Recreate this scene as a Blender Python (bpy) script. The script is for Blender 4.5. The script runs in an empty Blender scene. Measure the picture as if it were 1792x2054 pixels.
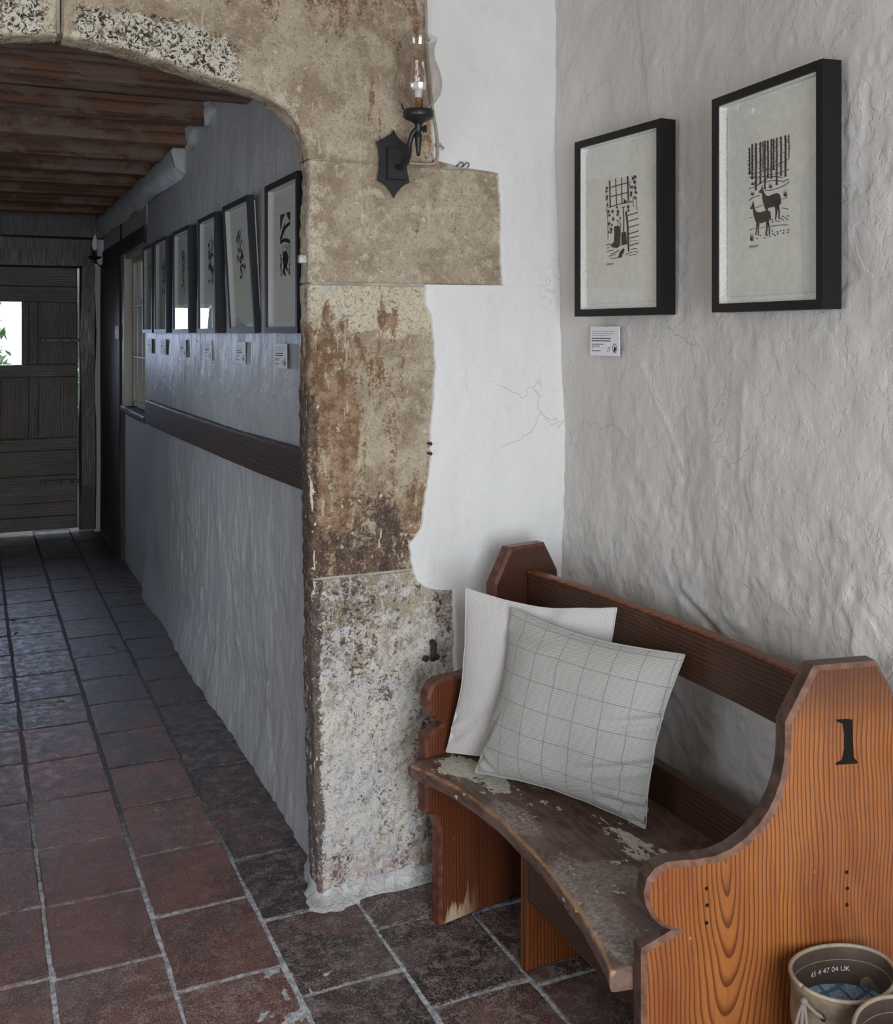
import bpy, bmesh, math, random
import numpy as np
from mathutils import Vector, Matrix

random.seed(7)
np.random.seed(7)
SC = bpy.context.scene
COL = SC.collection

# ------------------------------------------------------------------ camera
cam_data = bpy.data.cameras.new('camera')
cam = bpy.data.objects.new('camera', cam_data)
COL.objects.link(cam)
cam.location = (0, 0, 1.5)
cam.rotation_euler = (math.pi / 2, 0, -math.atan2(953.0, 2117.0))
cam_data.sensor_fit = 'HORIZONTAL'
cam_data.sensor_width = 36.0
cam_data.lens = 36.0 * 2117.0 / 1792.0
cam_data.shift_x = 0.0
cam_data.shift_y = -360.0 / 1792.0
cam_data.clip_start = 0.02
SC.camera = cam

# ------------------------------------------------------------------ world, lights, exposure
world = bpy.data.worlds.new('overcast_sky')
SC.world = world
world.use_nodes = True
wn = world.node_tree
wn.nodes.clear()
w_out = wn.nodes.new('ShaderNodeOutputWorld')
w_bg = wn.nodes.new('ShaderNodeBackground')
w_bg.inputs['Color'].default_value = (0.80, 0.90, 1.0, 1)
w_bg.inputs['Strength'].default_value = 1.5
wn.links.new(w_bg.outputs[0], w_out.inputs[0])

def area(name, loc, target, sx, sy, energy, col, spread=180):
    d = bpy.data.lights.new(name, 'AREA')
    d.shape = 'RECTANGLE'; d.size = sx; d.size_y = sy
    d.energy = energy; d.color = col; d.spread = math.radians(spread)
    o = bpy.data.objects.new(name, d); COL.objects.link(o)
    o.location = loc
    v = Vector(target) - Vector(loc)
    o.rotation_euler = v.to_track_quat('-Z', 'Y').to_euler()
    return o
# sky light through the porch doorway behind the camera, and the warmer light off the ground outside it
area('porch_doorway_sky', (0.25, -1.34, 1.25), (0.25, 1.0, 0.35), 1.30, 1.7, 66, (0.88, 0.94, 1.0), 150)
area('porch_doorway_ground', (0.25, -1.36, 0.40), (0.25, 1.0, 1.6), 1.30, 0.8, 9, (1.0, 0.86, 0.72))
# fill light at an added, unseen side opening of the porch
area('porch_side_fill', (-1.36, 0.75, 1.45), (1.0, 0.75, 1.15), 0.9, 0.9, 13, (0.84, 0.92, 1.0))
# daylight through the passage window (left wall, out of the frame) and the hatch in the end door
area('passage_window_daylight', (-0.86, 4.05, 1.45), (0.9, 4.05, -0.1), 1.0, 0.9, 1.5, (0.84, 0.91, 1.0), 90)
area('door_hatch_daylight', (0.163, 8.60, 1.50), (0.2, 5.5, 0.2), 0.34, 0.42, 4, (0.60, 0.72, 1.0), 80)

SC.view_settings.view_transform = 'Standard'
SC.view_settings.look = 'None'
SC.view_settings.exposure = 0.0
SC.view_settings.gamma = 1.0
SC.view_settings.use_curve_mapping = False

# ------------------------------------------------------------------ numpy noise
def _hash(ix, iy, seed):
    n = (ix * 374761393 + iy * 668265263 + seed * 1442695041) & 0x7fffffff
    n = ((n ^ (n >> 13)) * 1274126177) & 0x7fffffff
    return ((n ^ (n >> 16)) & 0xffff) / 65535.0
def vnoise(u, v, seed=0):
    u = np.asarray(u, float); v = np.asarray(v, float)
    iu = np.floor(u).astype(np.int64); iv = np.floor(v).astype(np.int64)
    fu = u - iu; fv = v - iv
    fu = fu * fu * fu * (fu * (fu * 6 - 15) + 10); fv = fv * fv * fv * (fv * (fv * 6 - 15) + 10)
    a = _hash(iu, iv, seed); b = _hash(iu + 1, iv, seed)
    c = _hash(iu, iv + 1, seed); d = _hash(iu + 1, iv + 1, seed)
    return (a + (b - a) * fu) * (1 - fv) + (c + (d - c) * fu) * fv
def fbm(u, v, seed=0, oct=4, gain=0.5):
    s = 0; a = 1.0; t = 0
    for i in range(oct):
        s = s + a * vnoise(u * 2 ** i + 17.3 * i, v * 2 ** i - 9.1 * i, seed + i)
        t += a; a *= gain
    return s / t
def sstep(a, b, x):
    t = np.clip((np.asarray(x, float) - a) / (b - a), 0, 1)
    return t * t * (3 - 2 * t)
def interp(x, pts):
    xs = [p[0] for p in pts]; ys = [p[1] for p in pts]
    return np.interp(x, xs, ys)

# ------------------------------------------------------------------ object helpers
def tag(o, label=None, cat=None, group=None, kind=None):
    if label: o['label'] = label
    if cat: o['category'] = cat
    if group: o['group'] = group
    if kind: o['kind'] = kind
    return o
def empty(name, loc=(0, 0, 0), rz=0.0, label=None, cat=None, group=None, kind=None):
    o = bpy.data.objects.new(name, None); COL.objects.link(o)
    o.empty_display_size = 0.05
    o.location = loc; o.rotation_euler = (0, 0, rz)
    return tag(o, label, cat, group, kind)
def link(name, me, m=None, parent=None, smooth=False):
    o = bpy.data.objects.new(name, me); COL.objects.link(o)
    if m is not None and not me.materials: me.materials.append(m)
    if parent is not None: o.parent = parent
    me.polygons.foreach_set('use_smooth', [bool(smooth)] * len(me.polygons))
    return o
def obj_bm(name, bm, m, parent=None, smooth=False):
    me = bpy.data.meshes.new(name)
    bmesh.ops.recalc_face_normals(bm, faces=bm.faces[:])
    bm.to_mesh(me); bm.free()
    return link(name, me, m, parent, smooth)
def pydata(name, vs, fs, m, parent=None, smooth=False):
    me = bpy.data.meshes.new(name)
    me.from_pydata([tuple(map(float, v)) for v in vs], [], fs); me.update()
    return link(name, me, m, parent, smooth)
def grid_mesh(name, P, m, parent=None, smooth=True, attrs=None, uv=None, flip=False, closed_u=False):
    nu, nv = P.shape[:2]
    me = bpy.data.meshes.new(name)
    idx = np.arange(nu * nv).reshape(nu, nv)
    if closed_u: idx = np.concatenate([idx, idx[:1]], 0)
    a = idx[:-1, :-1].ravel(); b = idx[1:, :-1].ravel(); c = idx[1:, 1:].ravel(); d = idx[:-1, 1:].ravel()
    q = np.stack([a, b, c, d] if not flip else [a, d, c, b], 1)
    me.vertices.add(nu * nv); me.vertices.foreach_set('co', P.reshape(-1, 3).astype(np.float32).ravel())
    n = len(q)
    me.loops.add(n * 4); me.loops.foreach_set('vertex_index', q.ravel().astype(np.int32))
    me.polygons.add(n); me.polygons.foreach_set('loop_start', np.arange(0, n * 4, 4, dtype=np.int32))
    me.polygons.foreach_set('loop_total', np.full(n, 4, dtype=np.int32))
    me.update(calc_edges=True)
    if attrs:
        for k, A in attrs.items():
            if A.ndim == 3:
                at = me.attributes.new(k, 'FLOAT_COLOR', 'POINT')
                full = np.ones((nu * nv, 4), np.float32); full[:, :A.shape[2]] = A.reshape(-1, A.shape[2])
                at.data.foreach_set('color', full.ravel())
            else:
                at = me.attributes.new(k, 'FLOAT', 'POINT')
                at.data.foreach_set('value', A.astype(np.float32).ravel())
    if uv is not None:
        ul = me.uv_layers.new(name='UVMap')
        ul.data.foreach_set('uv', uv.reshape(-1, 2)[q.ravel()].astype(np.float32).ravel())
    me.validate()
    return link(name, me, m, parent, smooth)
def box_bm(bm, x0, x1, y0, y1, z0, z1, bev=0.0, seg=1, M=None):
    r = bmesh.ops.create_cube(bm, size=1.0)
    vs = r['verts']
    for v in vs:
        v.co = Vector(((x0 + x1) / 2 + v.co.x * (x1 - x0), (y0 + y1) / 2 + v.co.y * (y1 - y0), (z0 + z1) / 2 + v.co.z * (z1 - z0)))
        if M is not None: v.co = M @ v.co
    if bev > 0:
        es = list({e for v in vs for e in v.link_edges})
        bmesh.ops.bevel(bm, geom=es, offset=bev, segments=seg, affect='EDGES', profile=0.6)
def box(name, x0, x1, y0, y1, z0, z1, m, parent=None, bev=0.0, seg=1):
    bm = bmesh.new(); box_bm(bm, x0, x1, y0, y1, z0, z1, bev, seg)
    return obj_bm(name, bm, m, parent)
def rough_beam(name, x0, x1, y0, y1, z0, z1, m, parent=None, amp=0.004, step=0.06, seed=0, axis=0):
    """hand-hewn timber: box along an axis with wobbling long edges"""
    L = [(x0, x1), (y0, y1), (z0, z1)]
    o1, o2 = [i for i in range(3) if i != axis]
    n = max(2, int((L[axis][1] - L[axis][0]) / step))
    bv = 0.008
    a0, a1 = L[o1]; b0, b1 = L[o2]
    prof = [(a0 + bv, b0), (a1 - bv, b0), (a1, b0 + bv), (a1, b1 - bv), (a1 - bv, b1), (a0 + bv, b1), (a0, b1 - bv), (a0, b0 + bv)]
    rs = random.Random(seed)
    P = np.zeros((len(prof), n + 1, 3))
    for j in range(n + 1):
        t = L[axis][0] + (L[axis][1] - L[axis][0]) * j / n
        for i, (a, b) in enumerate(prof):
            P[i, j, axis] = t
            P[i, j, o1] = a + amp * 2 * (float(vnoise(j * 0.45, i * 0.5, seed)) - .5)
            P[i, j, o2] = b + amp * 2 * (float(vnoise(j * 0.45, i * 0.5 + 50, seed)) - .5)
    o = grid_mesh(name, P, m, parent, smooth=False, closed_u=True)
    bm = bmesh.new(); bm.from_mesh(o.data)
    bm.verts.ensure_lookup_table()
    k = len(prof); nn = n + 1
    bm.faces.new([bm.verts[i * nn] for i in range(k)]); bm.faces.new([bm.verts[i * nn + n] for i in range(k)][::-1])
    bmesh.ops.recalc_face_normals(bm, faces=bm.faces[:]); bm.to_mesh(o.data); bm.free()
    return o
def tube_bm(bm, pts, r, n=8, cap=True):
    pts = [Vector(p) for p in pts]
    rs = r if isinstance(r, (list, tuple)) else [r] * len(pts)
    rings = []
    up = Vector((0, 0, 1))
    prev = None
    for i, p in enumerate(pts):
        t = (pts[min(i + 1, len(pts) - 1)] - pts[max(i - 1, 0)]).normalized()
        if prev is None:
            a = t.cross(up)
            if a.length < 0.05: a = t.cross(Vector((1, 0, 0)))
            a.normalize()
        else:
            a = (prev - t * prev.dot(t)).normalized()
        prev = a; b = t.cross(a)
        rings.append([bm.verts.new(p + (a * math.cos(2 * math.pi * k / n) + b * math.sin(2 * math.pi * k / n)) * rs[i]) for k in range(n)])
    for i in range(len(rings) - 1):
        for k in range(n):
            bm.faces.new((rings[i][k], rings[i][(k + 1) % n], rings[i + 1][(k + 1) % n], rings[i + 1][k]))
    if cap:
        bm.faces.new(rings[0][::-1]); bm.faces.new(rings[-1])
def tube(name, pts, r, m, parent=None, n=8, smooth=True):
    bm = bmesh.new(); tube_bm(bm, pts, r, n)
    return obj_bm(name, bm, m, parent, smooth)
def lathe(name, prof, m, parent=None, n=32, c=(0, 0, 0), smooth=True, closed=False):
    P = np.zeros((n, len(prof), 3))
    for i in range(n):
        a = 2 * math.pi * i / n
        for j, (r, z) in enumerate(prof):
            P[i, j] = (c[0] + r * math.cos(a), c[1] + r * math.sin(a), c[2] + z)
    return grid_mesh(name, P, m, parent, smooth, closed_u=True)
def prism(name, poly, t, m, parent=None, bev=0.0, M=None, seg=1, bev_front=None):
    """poly in local (x,z), extruded along +y by t; M places it"""
    bm = bmesh.new()
    f0 = bm.faces.new([bm.verts.new((x, 0, z)) for x, z in poly])
    r = bmesh.ops.extrude_face_region(bm, geom=[f0])
    nv = [e for e in r['geom'] if isinstance(e, bmesh.types.BMVert)]
    for v in nv: v.co.y += t
    bm.normal_update()
    if bev > 0:
        es = [e for e in bm.edges if abs(e.verts[0].co.y - e.verts[1].co.y) < 1e-6]
        bmesh.ops.bevel(bm, geom=es, offset=bev, segments=seg, affect='EDGES', profile=0.5, clamp_overlap=True)
    if M is not None: bm.transform(M)
    return obj_bm(name, bm, m, parent)
def spline(pts, n=6, closed=False):
    """Catmull-Rom"""
    P = [np.array(p, float) for p in pts]; out = []
    N = len(P)
    rng = range(N if closed else N - 1)
    for i in rng:
        p0 = P[(i - 1) % N] if closed or i > 0 else P[0]
        p1 = P[i]; p2 = P[(i + 1) % N]
        p3 = P[(i + 2) % N] if closed or i + 2 < N else P[-1]
        for k in range(n):
            t = k / n
            out.append(0.5 * ((2 * p1) + (-p0 + p2) * t + (2 * p0 - 5 * p1 + 4 * p2 - p3) * t * t + (-p0 + 3 * p1 - 3 * p2 + p3) * t ** 3))
    if not closed: out.append(P[-1])
    return [tuple(p) for p in out]

# ------------------------------------------------------------------ material helpers
class NT:
    def __init__(s, name):
        s.mat = bpy.data.materials.new(name); s.mat.use_nodes = True
        s.t = s.mat.node_tree; s.t.nodes.clear()
        s.out = s.t.nodes.new('ShaderNodeOutputMaterial')
        s.b = s.t.nodes.new('ShaderNodeBsdfPrincipled')
        s.t.links.new(s.b.outputs[0], s.out.inputs[0])
        s._co = None
    def n(s, ty, **kw):
        x = s.t.nodes.new(ty)
        for k, v in kw.items(): setattr(x, k, v)
        return x
    def set(s, sock, v):
        if hasattr(v, 'is_output') or isinstance(v, bpy.types.NodeSocket): s.t.links.new(v, sock)
        elif isinstance(v, (tuple, list)):
            sock.default_value = tuple(v) + ((1,) if len(v) == 3 and sock.type == 'RGBA' else ())
        else: sock.default_value = v
    def co(s, kind='Object'):
        if s._co is None: s._co = s.n('ShaderNodeTexCoord')
        return s._co.outputs[kind]
    def map(s, scale=(1, 1, 1), rot=(0, 0, 0), loc=(0, 0, 0), v=None):
        m = s.n('ShaderNodeMapping')
        s.set(m.inputs['Vector'], v if v is not None else s.co())
        m.inputs['Scale'].default_value = scale; m.inputs['Rotation'].default_value = rot; m.inputs['Location'].default_value = loc
        return m.outputs[0]
    def noise(s, scale=5, detail=4, rough=0.55, dist=0.0, v=None, col=False):
        x = s.n('ShaderNodeTexNoise'); s.set(x.inputs['Vector'], v if v is not None else s.co())
        x.inputs['Scale'].default_value = scale; x.inputs['Detail'].default_value = detail
        x.inputs['Roughness'].default_value = rough; x.inputs['Distortion'].default_value = dist
        return x.outputs['Color' if col else 'Fac']
    def vor(s, scale=20, feature='F1', v=None, out='Distance', rnd=1.0):
        x = s.n('ShaderNodeTexVoronoi', feature=feature); s.set(x.inputs['Vector'], v if v is not None else s.co())
        x.inputs['Scale'].default_value = scale; x.inputs['Randomness'].default_value = rnd
        return x.outputs[out]
    def m(s, op, a, b=0.0, c=0.0, clamp=False):
        x = s.n('ShaderNodeMath', operation=op, use_clamp=clamp)
        s.set(x.inputs[0], a); s.set(x.inputs[1], b); s.set(x.inputs[2], c)
        return x.outputs[0]
    def ss(s, v, a, b, lo=0.0, hi=1.0):
        x = s.n('ShaderNodeMapRange', interpolation_type='SMOOTHSTEP')
        s.set(x.inputs['Value'], v); x.inputs['From Min'].default_value = a; x.inputs['From Max'].default_value = b
        x.inputs['To Min'].default_value = lo; x.inputs['To Max'].default_value = hi
        return x.outputs['Result']
    def mix(s, f, a, b, mode='MIX'):
        x = s.n('ShaderNodeMix', data_type='RGBA', blend_type=mode)
        s.set(x.inputs[0], f); s.set(x.inputs[6], a); s.set(x.inputs[7], b)
        return x.outputs[2]
    def attr(s, name, out='Fac'):
        x = s.n('ShaderNodeAttribute', attribute_name=name)
        return x.outputs[out]
    def rgb(s, v):
        x = s.n('ShaderNodeSeparateColor'); s.set(x.inputs[0], v); return x.outputs
    def xyz(s, v=None):
        x = s.n('ShaderNodeSeparateXYZ'); s.set(x.inputs[0], v if v is not None else s.co()); return x.outputs
    def xyzc(s, x_, y_, z_):
        x = s.n('ShaderNodeCombineXYZ'); s.set(x.inputs[0], x_); s.set(x.inputs[1], y_); s.set(x.inputs[2], z_); return x.outputs[0]
    def bump(s, h, dist=0.002, strength=1.0, normal=None):
        x = s.n('ShaderNodeBump'); s.set(x.inputs['Height'], h)
        x.inputs['Distance'].default_value = dist; x.inputs['Strength'].default_value = strength
        if normal is not None: s.set(x.inputs['Normal'], normal)
        return x.outputs[0]
    def done(s, col, rough=0.8, nrm=None, spec=0.5, metal=0.0, **kw):
        s.set(s.b.inputs['Base Color'], col); s.set(s.b.inputs['Roughness'], rough)
        s.b.inputs['Specular IOR Level'].default_value = spec
        s.b.inputs['Metallic'].default_value = metal
        if nrm is not None: s.set(s.b.inputs['Normal'], nrm)
        for k, v in kw.items(): s.set(s.b.inputs[k.replace('_', ' ')], v)
        return s.mat

def plain(name, col, rough=0.5, metal=0.0, spec=0.5, bumpy=0.0, scale=200, var=.14):
    t = NT(name)
    n = t.noise(scale, 3)
    c = t.mix(t.ss(n, 0.3, 0.7), tuple(x * (1 - var) for x in col), tuple(min(1, x * (1 + var * .8)) for x in col))
    return t.done(c, rough, t.bump(n, 0.0005, bumpy) if bumpy else None, spec, metal)

def make_plaster(name, c1, c2, scale=1.0, rough=0.75, bump=1.0, stretch=(1, 1, 1), flake=0.5):
    t = NT(name)
    v = t.map(scale=stretch)
    a = t.noise(9 * scale, 5, 0.6, 0.3, v)
    b = t.noise(38 * scale, 4, 0.6, 0.6, v)
    d = t.noise(140 * scale, 3, 0.6, 0.0, v)
    st = t.noise(16 * scale, 3, 0.5, 1.5, t.map(scale=(stretch[0] * 1.0, stretch[1] * 1.0, stretch[2] * 0.3), rot=(0.5, 0, 0)))
    pl = t.ss(a, 0.48, 0.52)
    col = t.mix(t.ss(t.noise(3 * scale, 4), 0.35, 0.65), c1, c2)
    col = t.mix(t.ss(b, 0.62, 0.74, 0, 0.35), col, tuple(x * 0.88 for x in c1))
    # fine dark hairline cracks
    cr = t.vor(4.5, 'DISTANCE_TO_EDGE', t.mix(0.12, t.co(), t.noise(6, 4, 0.6, 0, None, True)))
    crm = t.m('MULTIPLY', t.ss(cr, 0.0, 0.006, 1, 0), t.ss(t.noise(2.3, 2), 0.55, 0.65))
    col = t.mix(t.m('MULTIPLY', crm, 0.25), col, (0.2, 0.19, 0.18))
    h = t.m('ADD', t.m('MULTIPLY', b, 0.9), t.m('MULTIPLY', d, 0.22))
    h = t.m('ADD', h, t.m('MULTIPLY', st, 0.9))
    h = t.m('ADD', h, t.m('MULTIPLY', pl, flake))
    h = t.m('SUBTRACT', h, t.m('MULTIPLY', crm, 0.5))
    return t.done(col, rough, t.bump(h, 0.0035, bump), 0.35)

M = {}
M['wall_paint_warm'] = make_plaster('painted_rough_plaster', (0.57, 0.54, 0.51), (0.62, 0.60, 0.575), 1.0, 0.5, 0.62, flake=0.35)
M['wall_paint_white'] = make_plaster('painted_smooth_plaster', (0.70, 0.70, 0.69), (0.74, 0.74, 0.73), 0.8, 0.65, 0.65, flake=0.25)
M['passage_paint'] = make_plaster('passage_plaster', (0.46, 0.465, 0.475), (0.52, 0.525, 0.535), 1.0, 0.42, 0.9, (1, 1, 0.45))
M['passage_paint_smooth'] = make_plaster('passage_plaster_smooth', (0.45, 0.455, 0.465), (0.49, 0.495, 0.505), 0.6, 0.5, 0.3, (1, 1, 0.4), 0.1)
M['ceiling_paint'] = make_plaster('ceiling_plaster', (0.42, 0.34, 0.27), (0.48, 0.40, 0.32), 1.0, 0.8, 0.4)
M['mortar'] = make_plaster('lime_mortar', (0.36, 0.37, 0.38), (0.60, 0.61, 0.62), 4.0, 0.9, 0.8)
M['mortar_fillet'] = make_plaster('mortar_fillet', (0.50, 0.50, 0.50), (0.70, 0.70, 0.69), 5.0, 0.9, 1.0)

def bed_mat():
    t = NT('tile_joint_mortar')
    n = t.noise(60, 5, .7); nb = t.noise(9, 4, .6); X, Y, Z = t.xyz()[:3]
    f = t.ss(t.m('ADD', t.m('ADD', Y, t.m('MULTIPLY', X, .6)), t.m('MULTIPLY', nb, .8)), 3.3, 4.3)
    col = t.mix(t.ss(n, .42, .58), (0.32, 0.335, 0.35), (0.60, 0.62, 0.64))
    col = t.mix(t.m('MULTIPLY', f, .88), col, (0.035, 0.032, 0.033))  # joints blackened into the passage, its dimness painted into the colour as well
    return t.done(col, .9, t.bump(n, .002, .7), .2)
M['mortar_bed'] = bed_mat()

def stone_mat():
    t = NT('weathered_sandstone')
    rgb = t.rgb(t.attr('mask', 'Color'))
    brown, dark, white = rgb[0], rgb[1], rgb[2]
    lich = t.attr('lichen'); cream = t.attr('cream')
    nb = t.noise(7, 5, 0.62, 0.5); nm = t.noise(28, 6, 0.68); nf = t.noise(120, 5, 0.72); ng = t.noise(330, 3, 0.7)
    nv = t.noise(14, 6, 0.68, 0.4, t.map(scale=(1.4, 1.4, 0.30)))
    nd = t.noise(75, 5, 0.75, 0.8, t.map(loc=(4, 2, 6)))
    def field(mask, a, wa, b, wb, lo=.42, hi=.58):
        s = t.m('ADD', mask, t.m('ADD', t.m('MULTIPLY', t.m('SUBTRACT', a, .5), wa), t.m('MULTIPLY', t.m('SUBTRACT', b, .5), wb)))
        return t.ss(s, lo, hi)
    col = t.mix(t.ss(nb, 0.38, 0.62), (0.31, 0.240, 0.165), (0.475, 0.40, 0.295))
    col = t.mix(t.ss(nm, 0.50, 0.60, 0, 0.55), col, (0.54, 0.465, 0.355))
    # cream top coat left on the face
    col = t.mix(field(cream, nm, 1.8, nf, 1.2), col, t.mix(t.ss(nf, 0.45, 0.58), (0.62, 0.55, 0.42), (0.52, 0.45, 0.335)))
    # brown staining
    bc = t.mix(t.ss(nm, 0.42, 0.58), (0.165, 0.082, 0.040), (0.34, 0.215, 0.125))
    col = t.mix(t.m('MULTIPLY', field(brown, nv, 2.6, nf, 1.3), .9), col, bc)
    # flaking lime-wash
    fw = field(white, nm, 2.0, nf, 2.6, .44, .54)
    col = t.mix(t.m('MULTIPLY', fw, 0.92), col, t.mix(t.ss(nb, 0.42, 0.58), (0.60, 0.60, 0.61), (0.66, 0.63, 0.58)))
    # dark grime, broken up into speckle
    fd = field(dark, nv, 1.6, nd, 2.6, .44, .54)
    col = t.mix(t.m('MULTIPLY', fd, 0.90), col, t.mix(t.ss(nm, .42, .58), (0.050, 0.034, 0.036), (0.105, 0.070, 0.052)))
    # grain of the stone
    col = t.mix(t.ss(nf, 0.53, 0.62, 0, 0.45), col, (0.13, 0.092, 0.062))
    col = t.mix(t.ss(ng, 0.56, 0.66, 0, 0.40), col, (0.66, 0.58, 0.46))
    col = t.mix(t.ss(ng, 0.44, 0.36, 0, 0.45), col, (0.10, 0.075, 0.052))
    # pale chips and scratches
    chip = t.m('MAXIMUM', t.ss(t.noise(48, 4, 0.68, 0, t.map(loc=(3, 1, 7))), 0.635, 0.665), t.m('MULTIPLY', t.ss(t.noise(60, 2, 0.5, 0, t.map(scale=(1.0, 1, .16), rot=(0, .75, 0))), 0.69, 0.71), .7))
    chip = t.m('MULTIPLY', chip, t.m('ADD', 0.55, t.m('MULTIPLY', dark, 0.9)), clamp=True)
    col = t.mix(chip, col, (0.70, 0.63, 0.52))
    # lichen: white crust sown with black specks
    lw = t.m('MULTIPLY', field(t.m('MULTIPLY', lich, .75), nm, 2.4, nd, 1.8, .44, .54), t.ss(lich, .08, .3))
    col = t.mix(t.m('MULTIPLY', lw, .8), col, (0.66, 0.63, 0.54))
    lb = t.m('MULTIPLY', t.ss(t.m('ADD', t.noise(62, 6, 0.75, 1.6, t.map(loc=(7, 3, 1))), t.m('MULTIPLY', lich, .075)), .575, .605), t.ss(lich, .12, .5))
    col = t.mix(lb, col, (0.045, 0.040, 0.030))
    # worn pinkish paint at the very foot
    pink = t.m('MULTIPLY', t.ss(t.xyz()[2], 0.03, 0.16, 1, 0), t.ss(nm, 0.46, 0.56))
    col = t.mix(t.m('MULTIPLY', pink, 0.6), col, (0.26, 0.12, 0.12))
    h = t.m('ADD', t.m('MULTIPLY', nm, 1.2), t.m('ADD', t.m('MULTIPLY', nf, 0.75), t.m('MULTIPLY', ng, 0.2)))
    h = t.m('ADD', h, t.m('ADD', t.m('MULTIPLY', fw, 0.15), t.m('MULTIPLY', chip, 0.15)))
    return t.done(col, 0.88, t.bump(h, 0.004, 0.9), 0.25)
M['stone'] = stone_mat()

def tile_mat():
    t = NT('worn_quarry_tile')
    oi = t.n('ShaderNodeObjectInfo')
    rnd = oi.outputs['Random']; oc = oi.outputs['Color']
    g = t.n('ShaderNodeNewGeometry').outputs['Position']
    nb = t.noise(4.5, 5, 0.65, 0.6, g); nm = t.noise(22, 6, 0.72, 0.3, g); nf = t.noise(120, 5, 0.78, 0.5, g); ng = t.noise(330, 3, 0.75, 0, g)
    dk, blm = t.rgb(oc)[0], t.rgb(oc)[1]
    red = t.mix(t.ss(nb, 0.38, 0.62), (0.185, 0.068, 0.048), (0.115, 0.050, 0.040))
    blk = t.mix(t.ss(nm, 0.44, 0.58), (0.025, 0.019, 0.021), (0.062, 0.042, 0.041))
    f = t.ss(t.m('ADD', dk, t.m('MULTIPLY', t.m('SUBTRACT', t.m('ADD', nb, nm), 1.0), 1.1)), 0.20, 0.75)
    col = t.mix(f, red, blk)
    # scuffed grey speckle
    sp = t.ss(t.m('ADD', nf, t.m('MULTIPLY', t.m('SUBTRACT', nm, .5), 1.0)), 0.50, 0.60)
    col = t.mix(t.m('MULTIPLY', sp, t.m('ADD', 0.22, t.m('MULTIPLY', blm, .55))), col, (0.37, 0.29, 0.265))
    col = t.mix(t.m('MULTIPLY', t.ss(ng, 0.54, 0.62), t.m('ADD', .15, t.m('MULTIPLY', blm, .6))), col, (0.55, 0.47, 0.43))
    col = t.mix(t.ss(ng, 0.46, 0.38, 0, .7), col, (0.02, 0.013, 0.012))
    bl = t.m('MULTIPLY', t.ss(t.noise(7, 5, 0.65, 0.5, t.map(loc=(5, 3, 0), v=g)), 0.48, 0.62), blm)
    col = t.mix(t.m('MULTIPLY', bl, 0.5), col, (0.26, 0.195, 0.18))
    # lime splashes and scratches
    spl = t.m('MAXIMUM', t.ss(t.noise(20, 3, 0.6, 0.4, t.map(loc=(2, 8, 0), v=g)), 0.715, 0.73), t.m('MULTIPLY', t.ss(t.noise(60, 3, 0.6, 0.8, t.map(scale=(.25, 1, 1), rot=(0, 0, .5), v=g)), 0.69, 0.71), .6))
    col = t.mix(t.m('MULTIPLY', spl, t.m('ADD', .25, t.m('MULTIPLY', blm, .6))), col, (0.52, 0.49, 0.47))
    ro = t.ss(t.m('ADD', nm, t.m('MULTIPLY', t.m('SUBTRACT', nf, .5), .8)), 0.35, 0.65, 0.36, 0.66)
    ro = t.m('ADD', ro, t.m('MULTIPLY', blm, .06))
    h = t.m('ADD', t.m('MULTIPLY', nf, 0.5), t.m('ADD', t.m('MULTIPLY', nm, 0.9), t.m('MULTIPLY', ng, 0.15)))
    return t.done(col, ro, t.bump(h, 0.0026, 0.8), 0.36)
M['tile'] = tile_mat()

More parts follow.
